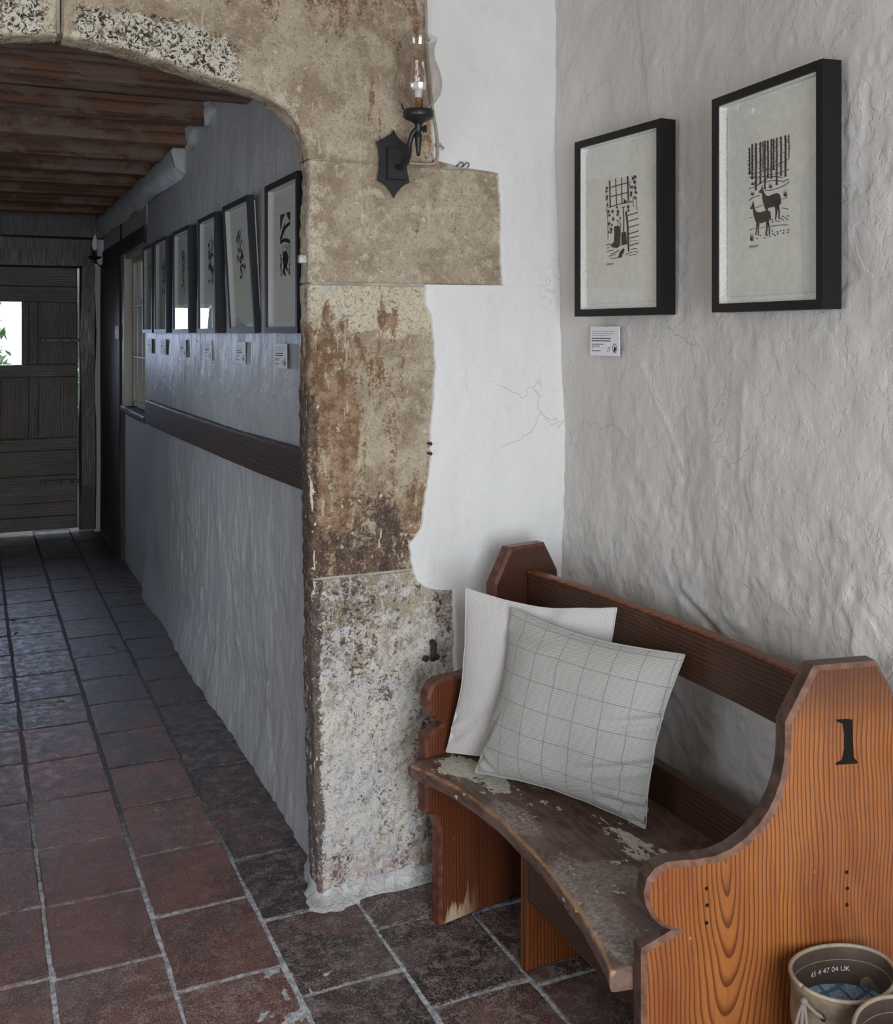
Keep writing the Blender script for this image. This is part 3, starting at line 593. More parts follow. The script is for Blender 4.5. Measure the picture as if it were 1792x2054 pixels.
DEER = [[0.002,111.2,1894.2,111.7,1865.6,111.2,1837.0],[0,109.1,1842.9,113.3,1842.3,116.4,1836.3,106.5,1836.9],[0.001,111.2,1887.3,105.8,1892.3],[0.001,111.2,1879.8,106.7,1884.1],[0.001,111.2,1870.4,106.1,1875.1],[0.001,111.2,1863.9,103.8,1868.3],[0.001,111.2,1854.4,103.8,1859.9],[0.001,111.2,1845.5,106.3,1849.6],[0.0027,120.6,1899.6,121.1,1862.4,120.6,1825.3],[0,118.5,1831.1,122.7,1830.6,125.7,1824.6,115.9,1825.1],[0.001,120.6,1892.7,125.1,1895.8],[0.001,120.6,1884.4,115.7,1888.9],[0.001,120.6,1878.7,124.8,1881.4],[0.001,120.6,1870.3,128.0,1872.9],[0.001,120.6,1863.2,126.4,1865.4],[0.001,120.6,1856.6,116.1,1860.9],[0.001,120.6,1846.8,127.4,1848.9],[0.001,120.6,1838.6,114.8,1842.6],[0.0032,133.9,1899.4,134.4,1849.6,133.9,1800.0],[0,131.8,1805.8,136.0,1805.2,139.0,1799.3,129.2,1799.7],[0.001,133.9,1892.5,138.7,1895.3],[0.001,133.9,1884.7,126.3,1888.9],[0.001,133.9,1879.1,128.7,1883.9],[0.001,133.9,1870.1,128.5,1874.1],[0.001,133.9,1862.8,128.4,1866.6],[0.001,133.9,1853.3,140.8,1856.9],[0.001,133.9,1848.0,139.2,1850.2],[0.001,133.9,1839.8,128.6,1843.7],[0.001,133.9,1832.6,128.8,1837.3],[0.001,133.9,1826.7,128.4,1831.1],[0.001,133.9,1819.8,141.7,1822.6],[0.001,133.9,1812.6,128.1,1816.6],[0.0029,149.5,1898.8,150.0,1855.2,149.5,1811.7],[0,147.5,1817.5,151.6,1816.9,154.6,1811.0,145.0,1811.5],[0.001,149.5,1892.0,142.7,1897.0],[0.001,149.5,1882.5,143.4,1887.4],[0.001,149.5,1875.9,145.0,1880.4],[0.001,149.5,1867.2,156.0,1869.3],[0.001,149.5,1861.1,155.1,1863.1],[0.001,149.5,1854.1,143.0,1858.6],[0.001,149.5,1847.9,145.3,1851.8],[0.001,149.5,1841.6,142.6,1846.2],[0.001,149.5,1835.3,153.8,1839.2],[0.001,149.5,1827.6,157.2,1830.5],[0.0015,158.6,1899.3,159.1,1868.5,158.6,1837.8],[0.001,158.6,1892.5,152.8,1896.4],[0.001,158.6,1886.4,153.3,1891.2],[0.001,158.6,1877.7,165.7,1880.3],[0.001,158.6,1869.6,164.0,1872.2],[0.001,158.6,1862.3,166.2,1865.1],[0.001,158.6,1856.9,151.8,1861.2],[0.001,158.6,1847.9,152.1,1852.5],[0.0027,165.0,1898.9,165.4,1848.7,165.0,1798.7],[0,163.0,1804.5,167.0,1803.9,169.9,1798.1,160.5,1798.5],[0.001,165.0,1892.1,172.4,1894.0],[0.001,165.0,1886.9,160.9,1892.0],[0.001,165.0,1881.2,172.2,1883.8],[0.001,165.0,1872.2,160.3,1876.8],[0.001,165.0,1863.4,172.3,1865.8],[0.001,165.0,1857.9,159.1,1863.2],[0.001,165.0,1850.1,160.8,1853.6],[0.001,165.0,1841.1,159.8,1845.2],[0.001,165.0,1835.6,170.4,1839.0],[0.001,165.0,1829.0,158.2,1834.4],[0.001,165.0,1822.1,160.5,1826.7],[0.001,165.0,1813.1,170.5,1816.4],[0.0027,175.5,1898.4,176.0,1860.0,175.5,1821.8],[0,173.5,1827.5,177.6,1826.9,180.4,1821.1,171.1,1821.6],[0.001,175.5,1891.7,169.2,1897.2],[0.001,175.5,1884.4,168.6,1888.6],[0.001,175.5,1875.5,169.0,1879.9],[0.001,175.5,1866.6,181.5,1870.1],[0.001,175.5,1858.3,169.2,1862.3],[0.001,175.5,1852.7,181.4,1855.5],[0.001,175.5,1845.8,180.8,1849.1],[0.001,175.5,1836.3,169.1,1841.2],[0.0027,187.3,1899.1,187.8,1858.2,187.3,1817.4],[0,185.3,1823.1,189.3,1822.6,192.2,1816.8,182.9,1817.2],[0.001,187.3,1892.3,194.1,1895.0],[0.001,187.3,1883.2,193.5,1885.7],[0.001,187.3,1877.4,194.8,1879.5],[0.001,187.3,1870.4,180.9,1875.4],[0.001,187.3,1864.1,192.0,1867.5],[0.001,187.3,1856.0,183.1,1860.6],[0.001,187.3,1847.0,193.6,1849.4],[0.001,187.3,1840.6,181.2,1845.2],[0.001,187.3,1832.2,180.5,1837.4],[0.0024,194.8,1897.8,195.3,1865.8,194.8,1833.9],[0,192.8,1839.6,196.8,1839.0,199.7,1833.2,190.4,1833.7],[0.001,194.8,1891.1,190.2,1896.4],[0.001,194.8,1883.1,188.2,1888.8],[0.001,194.8,1877.5,201.1,1880.5],[0.001,194.8,1869.7,201.8,1872.6],[0.001,194.8,1860.8,187.7,1866.0],[0.001,194.8,1854.4,188.2,1859.1],[0.001,194.8,1847.0,201.9,1849.3],[0.0027,205.3,1898.6,205.8,1850.4,205.3,1802.2],[0,203.4,1807.9,207.3,1807.3,210.1,1801.6,201.0,1802.0],[0.001,205.3,1891.9,210.2,1894.5],[0.001,205.3,1886.8,198.3,1891.6],[0.001,205.3,1879.3,210.7,1881.8],[0.001,205.3,1874.1,199.8,1879.5],[0.001,205.3,1866.3,211.3,1868.6],[0.001,205.3,1860.8,210.9,1863.8],[0.001,205.3,1853.7,200.9,1857.5],[0.001,205.3,1847.3,200.8,1852.2],[0.001,205.3,1839.3,209.3,1841.9],[0.001,205.3,1831.0,201.3,1834.9],[0.001,205.3,1825.4,198.3,1830.3],[0.001,205.3,1817.7,198.8,1822.5],[0.0027,219.4,1898.8,219.8,1858.8,219.4,1819.0],[0,217.5,1824.6,221.3,1824.0,224.1,1818.3,215.1,1818.8],[0.001,219.4,1892.2,213.6,1897.2],[0.001,219.4,1884.0,213.8,1888.0],[0.001,219.4,1875.4,225.0,1877.8],[0.001,219.4,1869.6,225.0,1872.4],[0.001,219.4,1863.3,224.4,1865.9],[0.001,219.4,1856.4,214.6,1861.1],[0.001,219.4,1850.1,215.2,1853.6],[0.001,219.4,1842.4,214.7,1846.8],[0.001,219.4,1835.3,212.5,1839.9],[0.001,219.4,1827.2,224.4,1829.4],[0.0029,233.7,1898.3,234.2,1856.6,233.7,1815.0],[0,231.8,1820.5,235.6,1820.0,238.4,1814.3,229.5,1814.8],[0.001,233.7,1891.7,229.5,1896.2],[0.001,233.7,1882.8,240.7,1885.8],[0.001,233.7,1876.0,227.1,1880.2],[0.001,233.7,1868.6,240.2,1871.0],[0.001,233.7,1860.0,226.9,1865.4],[0.001,233.7,1851.2,227.8,1855.8],[0.001,233.7,1842.0,240.7,1843.9],[0.001,233.7,1836.8,229.8,1841.3],[0.001,233.7,1830.4,227.5,1834.2],[0.0015,244.9,1898.3,245.4,1873.5,244.9,1848.9],[0.001,244.9,1891.7,240.9,1895.5],[0.001,244.9,1885.5,238.1,1891.2],[0.001,244.9,1880.5,240.4,1884.4],[0.001,244.9,1872.4,251.4,1874.5],[0.001,244.9,1865.8,248.8,1868.5],[0.0013,108.8,1837.8,135.7,1835.9,163.2,1837.2,190.0,1840.0,216.2,1843.4,244.9,1848.9],[0.0013,108.8,1831.1,145.0,1826.1,169.9,1824.6,181.1,1826.4,207.5,1824.7,229.0,1825.6,246.0,1828.0],[0.0013,108.8,1807.1,126.4,1807.2,147.3,1811.3,163.2,1816.7,181.1,1821.0,198.8,1819.2,224.8,1814.6],[0.0013,167.7,1812.0,185.6,1813.0,207.5,1810.0,229.0,1806.1,246.0,1808.3],[0.0013,165.4,1795.7,185.6,1793.6,211.9,1794.7,231.2,1797.5,246.0,1802.5],[0.0013,108.8,1780.6,124.1,1786.0,148.4,1787.4],[0.0013,133.4,1762.5,157.5,1766.2],[0.0013,109.5,1743.8,122.9,1744.5],[0.0013,109.5,1718.0,132.3,1720.0],[0.0013,150.7,1719.0,166.6,1719.3],[0.0013,183.3,1719.0,211.9,1718.6,242.8,1716.5],[0.0013,222.2,1770.4,240.7,1771.8],[0.0013,222.2,1752.8,244.9,1747.4],[0,117.8,1813.2,121.1,1812.7,116.4,1819.2],[0,119.9,1812.9,122.9,1812.5,119.7,1821.3],[0,122.0,1812.6,124.8,1812.2,122.9,1818.3],[0,124.1,1812.3,126.7,1812.0,126.2,1820.4],[0,126.2,1812.0,128.5,1811.7,129.5,1817.4],[0,117.1,1791.3,120.4,1790.9,115.7,1798.8],[0,119.2,1791.0,122.2,1790.6,119.0,1801.5],[0,121.3,1790.8,124.1,1790.4,122.2,1797.9],[0,123.4,1790.5,126.0,1790.2,125.5,1800.6],[0,125.5,1790.2,127.8,1790.0,128.8,1797.1],[0,179.6,1798.5,182.7,1798.1,178.2,1807.2],[0,181.6,1798.2,184.4,1797.8,181.3,1810.4],[0,183.6,1798.0,186.2,1797.6,184.4,1806.4],[0,185.6,1797.7,188.0,1797.4,187.6,1809.6],[0,187.6,1797.4,189.8,1797.2,190.6,1805.5],[0,228.6,1775.3,231.6,1774.9,227.3,1786.6],[0,230.5,1775.0,233.3,1774.7,230.3,1791.0],[0,232.5,1774.8,235.0,1774.5,233.3,1785.8],[0,234.4,1774.6,236.7,1774.3,236.3,1790.2],[0,236.3,1774.3,238.4,1774.1,239.2,1785.1],[0,113.8,1694.6,117.1,1694.3,112.4,1709.4],[0,115.9,1694.4,119.0,1694.2,115.7,1715.3],[0,118.0,1694.3,120.8,1694.0,119.0,1708.8],[0,120.1,1694.1,122.7,1693.9,122.2,1714.7],[0,122.2,1693.9,124.6,1693.7,125.5,1708.2],[0,156.4,1808.7,158.2,1799.6,163.2,1790.8,169.9,1783.8,181.1,1782.0,194.4,1784.8,207.5,1784.6,215.1,1780.9,218.8,1773.2,219.4,1759.8,216.2,1762.8,212.9,1757.8,215.7,1745.5,214.4,1731.7,210.1,1732.1,211.4,1744.7,207.5,1754.5,207.1,1745.1,202.7,1730.9,198.8,1731.0,201.4,1743.1,199.2,1758.1,185.6,1758.0,175.5,1758.0,174.4,1752.7,168.8,1753.3,165.4,1759.2,159.8,1769.4,156.8,1779.3,155.2,1790.4,143.1,1794.0,146.1,1797.0,151.8,1799.7],[0,124.6,1779.0,127.6,1768.9,131.6,1758.8,138.1,1753.3,149.5,1751.6,163.2,1752.6,174.4,1753.4,183.3,1749.7,185.6,1739.3,185.1,1730.6,182.9,1731.5,181.1,1739.8,178.9,1729.2,182.5,1714.0,182.2,1702.1,178.4,1702.4,178.4,1714.3,175.5,1726.8,174.4,1714.7,171.1,1701.4,165.9,1701.9,169.9,1715.1,168.8,1730.9,156.4,1728.7,146.1,1729.0,144.5,1716.1,144.5,1703.8,140.4,1704.1,140.8,1716.5,140.4,1726.2,138.1,1716.7,135.3,1705.3,131.1,1705.6,134.6,1717.1,135.7,1730.7,129.9,1739.6,125.3,1749.8,123.6,1761.8,115.9,1761.9,112.4,1764.0,118.3,1767.9],[0,186.9,1733.1,189.1,1734.4,192.6,1733.4,193.1,1731.8,190.0,1731.2],[0,188.0,1727.6,190.2,1728.9,193.7,1727.9,194.2,1726.3,191.1,1725.7],[0,200.1,1728.7,202.3,1730.0,205.8,1728.9,206.2,1727.4,203.2,1726.8],[0,209.9,1727.2,212.1,1728.4,215.5,1727.4,216.0,1725.9,212.9,1725.3],[0,216.4,1731.9,218.5,1733.1,222.0,1732.1,222.4,1730.6,219.4,1730.0],[0,222.8,1735.5,225.0,1736.7,228.4,1735.7,228.8,1734.2,225.8,1733.6],[0,230.3,1732.7,232.5,1733.9,235.9,1732.9,236.3,1731.4,233.3,1730.8],[0,239.2,1735.1,241.4,1736.3,244.7,1735.3,245.1,1733.8,242.2,1733.2],[0,222.8,1728.8,225.0,1730.1,228.4,1729.0,228.8,1727.5,225.8,1726.9],[0,237.1,1728.4,239.2,1729.7,242.6,1728.7,243.0,1727.2,240.1,1726.5],[0,186.9,1709.5,189.1,1710.8,192.6,1709.8,193.1,1708.3,190.0,1707.6],[0,204.0,1705.9,206.2,1707.2,209.7,1706.2,210.1,1704.7,207.1,1704.1],[0,214.2,1707.0,216.4,1708.3,219.8,1707.3,220.3,1705.8,217.3,1705.1],[0,225.6,1707.0,227.8,1708.3,231.2,1707.3,231.6,1705.8,228.6,1705.2],[0,239.9,1707.0,242.0,1708.3,245.4,1707.3,245.8,1705.8,242.8,1705.2],[0,189.1,1703.2,191.3,1704.5,194.8,1703.5,195.3,1702.0,192.2,1701.4],[0,205.6,1701.8,207.7,1703.1,211.2,1702.1,211.6,1700.6,208.6,1699.9],[0,223.9,1701.5,226.1,1702.8,229.5,1701.8,229.9,1700.3,226.9,1699.6],[0,237.8,1702.0,239.9,1703.2,243.2,1702.3,243.7,1700.8,240.7,1700.1],[0,196.1,1699.3,198.3,1700.5,201.8,1699.6,202.3,1698.1,199.2,1697.4],[0,146.3,1703.3,148.6,1704.6,152.3,1703.6,152.7,1702.1,149.5,1701.4],[0,134.8,1698.0,137.1,1699.3,140.8,1698.3,141.3,1696.7,138.1,1696.1],[0,161.1,1697.1,163.4,1698.4,167.0,1697.4,167.5,1695.9,164.3,1695.2],[0,179.1,1699.1,181.3,1700.4,184.9,1699.4,185.3,1697.9,182.2,1697.2],[0,170.8,1701.5,173.1,1702.8,176.7,1701.8,177.1,1700.2,174.0,1699.6]]
GARDEN = [[0.0036,131.1,1899.0,134.9,1829.2],[0.0022,157.6,1900.5,162.2,1831.8],[0.0022,182.9,1899.9,185.2,1832.8],[0.0038,208.9,1900.6,212.2,1835.3],[0.0024,134.9,1880.3,181.7,1882.6,208.9,1883.6],[0.0024,136.5,1856.3,184.0,1857.7,211.1,1858.7],[0.0024,127.1,1828.6,163.4,1831.7,204.4,1832.8,230.0,1833.4],[0.0034,202.1,1811.8,208.9,1772.8,212.2,1724.7,213.4,1706.9],[0.0028,208.9,1799.5,252.0,1803.3],[0.0028,211.1,1784.2,254.2,1788.3],[0.0028,212.2,1768.4,255.3,1772.7],[0.0028,214.5,1751.8,255.3,1756.5],[0.0028,215.6,1740.8,255.3,1743.7],[0.0012,208.9,1732.9,255.3,1733.0],[0.0028,217.8,1722.3,255.3,1726.2],[0,150.6,1776.7,161.0,1777.4,178.3,1774.2,179.0,1754.8,177.2,1724.5,163.4,1719.3,138.9,1723.8,140.1,1730.1,150.6,1737.6,152.2,1757.0],[0,182.9,1758.6,202.1,1758.6,204.8,1741.7,207.1,1726.5,182.9,1724.8],[0.002,190.4,1822.6,192.7,1794.9,192.0,1757.8],[0.0024,182.9,1823.4,198.8,1822.8],[0,128.6,1880.5,122.1,1879.2,122.5,1875.2,117.3,1879.0,111.7,1878.3,115.4,1881.2,110.5,1885.3,117.4,1883.1,119.8,1886.6,121.9,1882.2],[0,124.4,1872.0,120.7,1870.8,121.4,1866.9,116.8,1870.3,111.3,1869.4,114.4,1872.9,112.0,1877.4,116.4,1874.5,121.3,1877.1,120.2,1874.0],[0,129.2,1856.9,122.3,1856.3,123.5,1851.2,119.4,1855.5,113.6,1854.1,116.1,1858.9,113.8,1863.3,118.7,1860.4,122.8,1863.9,122.7,1859.9],[0,125.6,1850.5,120.5,1850.2,121.5,1846.8,117.8,1849.5,112.4,1848.5,115.9,1851.9,113.2,1854.4,117.6,1853.7,119.8,1856.6,120.1,1852.3],[0,128.8,1834.2,124.7,1834.2,125.1,1830.6,121.6,1833.6,117.1,1833.3,120.0,1835.4,116.2,1838.4,121.3,1837.6,124.6,1840.3,124.5,1835.9],[0,239.5,1891.8,234.4,1889.5,233.1,1884.5,229.6,1889.6,223.5,1889.4,227.9,1892.4,224.0,1898.3,230.7,1894.7,233.2,1899.6,233.8,1892.8],[0,249.4,1893.0,242.7,1892.6,244.3,1887.2,239.0,1892.2,231.8,1890.8,236.2,1895.3,232.4,1899.4,238.6,1897.1,242.4,1900.3,243.4,1895.7],[0,245.8,1880.0,240.9,1879.3,242.8,1873.2,236.2,1878.8,230.4,1878.7,233.9,1881.4,230.3,1887.3,235.8,1884.2,242.5,1887.7,241.7,1882.3],[0,234.1,1870.1,229.7,1868.4,230.0,1863.5,225.3,1868.4,219.0,1867.5,223.7,1871.1,221.5,1874.9,225.4,1873.2,230.0,1875.2,229.2,1871.8],[0,249.9,1865.2,242.8,1864.8,241.8,1859.8,239.0,1864.8,232.2,1864.0,236.5,1868.2,230.8,1872.0,238.5,1870.3,241.7,1875.2,242.6,1868.9],[0,250.0,1853.3,245.2,1853.2,244.8,1849.2,240.5,1852.9,235.9,1852.9,238.9,1855.7,236.7,1859.7,241.5,1857.7,244.4,1860.9,245.3,1856.0],[0,234.0,1853.4,227.7,1854.1,226.3,1849.8,223.3,1853.0,215.5,1853.3,220.9,1855.7,217.9,1861.5,223.4,1858.0,229.1,1861.9,227.4,1856.8],[0,230.1,1847.5,224.5,1847.4,224.8,1844.1,221.6,1847.3,217.1,1847.0,219.5,1849.7,216.4,1852.3,221.3,1851.3,224.9,1853.3,224.3,1850.4],[0,248.4,1841.6,242.4,1840.5,242.4,1835.2,238.6,1839.6,233.1,1838.1,236.8,1842.3,232.8,1846.8,239.6,1844.5,241.2,1847.3,242.2,1842.8],[0,135.1,1816.6,129.8,1815.8,129.5,1811.3,125.3,1815.7,117.6,1815.4,122.8,1818.7,119.8,1822.7,126.5,1820.9,129.5,1825.0,129.8,1819.3],[0,153.9,1814.4,147.3,1814.0,146.0,1809.7,144.0,1813.6,135.9,1813.4,141.5,1816.7,138.1,1820.2,143.2,1819.4,147.2,1823.1,147.5,1817.3],[0,176.6,1812.5,171.6,1812.1,173.1,1805.7,166.8,1811.0,160.0,1811.9,164.6,1814.7,159.7,1819.6,167.5,1816.8,172.9,1820.3,170.8,1815.2],[0,138.8,1807.7,133.4,1806.3,132.2,1801.8,129.6,1806.0,124.1,1803.8,127.5,1808.6,123.6,1811.1,129.5,1810.3,133.3,1813.2,133.8,1809.1],[0,157.9,1794.5,150.0,1794.5,148.8,1789.4,145.3,1794.0,138.6,1793.2,143.3,1797.0,138.5,1802.3,145.6,1799.5,150.0,1803.4,150.3,1798.1],[0,173.1,1804.6,168.9,1804.2,169.8,1799.3,164.4,1803.8,159.2,1803.3,162.7,1806.5,159.3,1808.9,165.0,1808.1,167.9,1812.6,168.7,1806.9],[0,220.4,1820.6,214.7,1820.2,214.8,1814.4,210.0,1819.0,204.2,1816.8,207.6,1821.7,202.8,1827.2,210.2,1824.9,215.1,1827.2,213.4,1823.2],[0,220.5,1810.7,214.4,1810.5,214.3,1806.3,211.6,1809.9,207.7,1809.4,209.4,1812.0,207.2,1815.9,211.2,1814.4,213.8,1817.4,214.6,1813.1],[0,138.2,1785.6,130.9,1783.8,130.2,1778.3,126.5,1783.1,120.2,1782.0,124.4,1785.8,120.3,1789.4,127.0,1788.8,132.3,1792.6,132.1,1786.8],[0,148.2,1780.8,143.3,1780.4,142.6,1776.4,140.8,1779.9,135.9,1778.5,138.8,1782.0,136.0,1785.5,140.2,1783.6,144.2,1785.3,143.3,1782.9],[0,148.2,1768.8,141.1,1768.8,141.8,1764.5,136.0,1768.3,130.0,1767.1,133.9,1771.1,130.1,1777.1,136.0,1773.7,142.3,1776.7,140.6,1772.1],[0,144.4,1761.9,138.6,1761.1,137.4,1757.2,135.6,1760.6,131.0,1760.3,133.6,1762.6,130.1,1766.0,135.2,1764.7,139.9,1767.6,139.7,1763.3],[0,131.8,1762.9,127.9,1761.9,127.8,1758.8,125.0,1761.8,121.2,1761.3,123.6,1763.6,122.0,1766.4,124.7,1765.3,127.9,1767.7,128.2,1764.1],[0,183.8,1795.6,178.9,1795.1,179.4,1792.6,176.1,1794.7,172.6,1794.0,174.8,1796.7,171.5,1799.5,176.4,1798.2,179.3,1800.1,178.9,1797.0],[0,171.8,1789.9,167.4,1789.4,167.8,1786.9,165.3,1789.0,160.9,1788.4,163.4,1790.9,162.0,1793.4,164.9,1792.1,167.5,1794.6,167.6,1791.3],[0,169.6,1825.1,165.5,1824.4,165.5,1820.4,162.9,1823.3,159.3,1822.7,160.8,1825.7,157.7,1829.2,162.6,1827.7,165.4,1830.3,165.2,1826.4],[0.001,121.7,1843.9,118.8,1823.1,123.6,1793.1,124.0,1745.3],[0.001,232.3,1845.3,232.3,1831.8,233.8,1819.4],[0.001,244.4,1841.2,245.5,1823.6,249.8,1808.9],[0.001,178.3,1796.3,176.0,1788.2,180.6,1772.6],[0.001,168.0,1790.3,169.1,1776.4],[0.001,220.1,1887.6,217.8,1874.2,222.3,1864.2],[0.001,240.0,1864.7,244.4,1854.8,250.9,1850.6],[0.0016,118.8,1730.2,128.3,1732.3,140.1,1728.7],[0.0016,120.0,1721.7,133.0,1725.0],[0.0016,120.0,1713.2,135.4,1715.3,148.3,1715.2],[0.0016,137.7,1705.7,154.1,1708.1,171.4,1713.9],[0.0016,128.3,1699.8,142.4,1702.6,159.9,1702.2],[0.0016,136.5,1694.6,158.7,1693.9,170.3,1695.3],[0.0016,222.3,1711.0,235.6,1712.8,248.7,1711.5],[0.0016,233.4,1704.8,255.3,1702.9],[0.0016,199.9,1698.5,213.4,1702.8,230.0,1704.4],[0.0016,214.5,1695.6,228.9,1697.7,244.4,1697.3],[0,166.8,1694.1,172.6,1701.4,174.9,1708.1,185.2,1712.9,185.2,1716.4,189.7,1714.0,190.8,1718.7,193.6,1714.8,198.8,1714.7,194.2,1711.6,195.4,1707.4,190.8,1706.4,190.8,1701.5,184.0,1702.0,187.4,1696.9,181.7,1694.6,182.9,1692.4,177.2,1694.2],[0,190.8,1845.9,199.9,1840.1,206.6,1835.9,199.9,1832.6,190.8,1834.3,193.6,1838.8]]

# ================================================================== SETTING
# arch outline (inner arris), right half, (x, z)
ARCH = [(.834, 0), (.828, .30), (.818, .60), (.812, .85), (.808, 1.3), (.806, 1.63), (.811, 1.90), (.808, 1.957), (.793, 2.012), (.762, 2.060), (.715, 2.097), (.66, 2.120), (.53, 2.150), (.405, 2.178), (.30, 2.197), (.194, 2.208)]
AX = 0.194
def arch_path(z0=None, z1=None, x_from=None, n=60, curve=False):
    if not curve:
        zs = np.linspace(z0, z1, n)
        j = [(z, x) for x, z in ARCH[:8]]
        xs = interp(zs, j)
        return np.stack([xs, zs], 1)
    pts = spline(ARCH[7:], 8)
    P = np.array(pts)
    d = np.r_[0, np.cumsum(np.linalg.norm(np.diff(P, axis=0), axis=1))]
    s = np.linspace(0, d[-1], n)
    return np.stack([np.interp(s, d, P[:, 0]), np.interp(s, d, P[:, 1])], 1)

FACE_Y = 2.672
def stone_grid(inner, outer, nrm, nt=70, face_y=FACE_Y, inset=0.0, recess=0.0, amp=1.0, seed=3, jag=0.0, round_r=0.014):
    """inner/outer (n,2) arrays in XZ; nrm (n,2) points away from the opening"""
    n = len(inner)
    prof = [(0.115, 2.99), (0.06, 2.90), (0.018, 2.80), (0.002, 2.76), (0.0, 2.735), (0.0, 2.715), (0.0, 2.70)]
    k = 5
    for i in range(k + 1):
        a = math.pi / 2 * i / k
        prof.append((round_r * (1 - math.cos(a)), face_y + round_r * (1 - math.sin(a))))
    P = []
    for off, y in prof:
        q = inner + nrm * (off + recess)
        P.append(np.concatenate([q[:, :1], np.full((n, 1), y + recess), q[:, 1:]], 1))
    st = inner + nrm * (round_r + recess)
    for i in range(1, nt + 1):
        t = i / nt
        q = st * (1 - t) + outer * t
        P.append(np.concatenate([q[:, :1], np.full((n, 1), face_y + recess), q[:, 1:]], 1))
    q = outer
    P.append(np.concatenate([q[:, :1], np.full((n, 1), face_y + 0.03), q[:, 1:]], 1))
    P = np.array(P)                                   # (nt', n, 3)
    nP = len(prof)
    X, Y, Z = P[..., 0].copy(), P[..., 1].copy(), P[..., 2].copy()
    big = fbm(X * 5, Z * 5, seed, 3) - .5
    mid = fbm(X * 26, Z * 22, seed + 5, 4) - .5
    fine = fbm(X * 90 + Y * 60, Z * 90, seed + 9, 3) - .5
    low = 1 + 1.3 * sstep(0.9, 0.3, Z)
    front = np.zeros(P.shape[:2]); front[nP - 2:, :] = 1
    P[..., 1] += front * (big * 0.008 + mid * 0.009 * low + fine * 0.004 * low) * amp
    # arris is chipped and wavering
    side = 1 - front
    arr = (fbm(Z * 7 + X * 7, Y * 8, seed + 21, 4) - .5) * 0.014 + (fbm(Z * 45 + X * 45, Y * 30, seed + 31, 3) - .5) * 0.008
    ax = np.zeros(P.shape[:2]); ax[:nP + 1, :] = 1
    nn = nrm[None, :, :]
    P[..., 0] += ax * arr * nn[..., 0] * amp; P[..., 2] += ax * arr * nn[..., 1] * 0.6 * amp
    return P

def masks(P, kind):
    X, Y, Z = P[..., 0], P[..., 1], P[..., 2]
    side = sstep(2.685, 2.70, Y)
    lowf = fbm(X * 7, Z * 5, 77, 4)
    brown = np.zeros_like(X); dark = np.zeros_like(X); white = np.zeros_like(X); cream = np.zeros_like(X); lich = np.zeros_like(X)
    e = X - 0.81
    if kind == 'jamb_mid':       # z .85 - 1.63
        cream = .85 * sstep(1.46, 1.54, Z + (lowf - .5) * .16 - .03 * sstep(.2, .05, e) + 0.02)
        cream = np.maximum(cream, .75 * np.exp(-((X - 0.93) ** 2 / .0006 + (Z - 1.17) ** 2 / .0016)))
        brown = sstep(1.60, 1.45, Z) * (0.75 - 0.45 * sstep(.10, .20, e) * sstep(1.0, 1.15, Z)) * (0.55 + .9 * lowf)
        brown = np.maximum(brown, .8 * np.exp(-((X - 1.02) ** 2 / .0012 + (Z - 1.53) ** 2 / .0012)))
        brown = np.maximum(brown, .7 * np.exp(-((X - .865) ** 2 / .0006 + (Z - 1.545) ** 2 / .0010)))
        dark = sstep(1.16, .92, Z + (lowf - .5) * .25) * sstep(.34, .20, e + (lowf - .5) * .15) * .66
        dark = np.maximum(dark, .80 * sstep(1.45, 1.28, Z) * sstep(.034, .018, e + (lowf - .5) * .02))
        white = .30 * sstep(.20, .28, e) * sstep(1.08, .98, Z) + .32 * sstep(.07, .02, np.abs(e - .06)) * sstep(1.3, 1.45, Z)
    elif kind == 'jamb_low':
        white = 0.46 + .36 * sstep(.78, .52, Z + (lowf - .5) * .2)
        white = white - .30 * sstep(.26, .34, e) * sstep(.62, .45, Z)
        dark = .24 + .20 * sstep(.55, .80, Z + (lowf - .5) * .2) * sstep(.24, .10, e)
        dark = np.maximum(dark, .34 * sstep(.27, .36, e + (lowf - .5) * .1) * sstep(.60, .5, Z) * sstep(.05, .12, Z))
        dark = np.maximum(dark, .72 * sstep(.044, .026, e + (lowf - .5) * .02))
        cream = .45 * np.exp(-((X - .925) ** 2 / .0006 + (Z - .22) ** 2 / .0010)) + .25 * np.exp(-((X - .9) ** 2 / .004 + (Z - .5) ** 2 / .004))
    elif kind == 'block':
        cream = 0.22 + .18 * lowf + .3 * sstep(.05, .02, e)
        white = .25 * sstep(1.30, 1.37, X) * sstep(1.70, 1.66, Z) + .12 * sstep(.09, .02, e)
    elif kind in ('arch', 'arch_left'):
        ring = arch_dist(X, Z)
        cream = .35 * sstep(.15, .04, ring) + .15 * lowf + .25 * (kind == 'arch_left')
        brown = .36 * sstep(.15, .24, ring) * (0.4 + lowf)
        brown = np.maximum(brown, .62 * np.exp(-((X - 1.07) ** 2 / .0020 + (Z - 2.17) ** 2 / .016)))
        brown = np.maximum(brown, .5 * sstep(2.30, 2.40, Z) * sstep(.55, .85, X))
        al = sstep(.20, .25, X) * sstep(.66, .58, X)
        lich = al * sstep(.13, .06, ring + (lowf - .5) * .06) * sstep(-.002, .012, ring)
        lich = np.maximum(lich, .35 * (kind == 'arch_left') * sstep(.05, .02, ring))
        white = .10 * np.ones_like(X)
    # reveal is browner and dirtier
    dark = np.maximum(dark, side * (.28 if kind.startswith('jamb') else .12)); brown = np.maximum(brown, side * .35)
    return {'mask': np.stack([brown, dark, white], -1), 'cream': cream, 'lichen': lich}
_AP = None
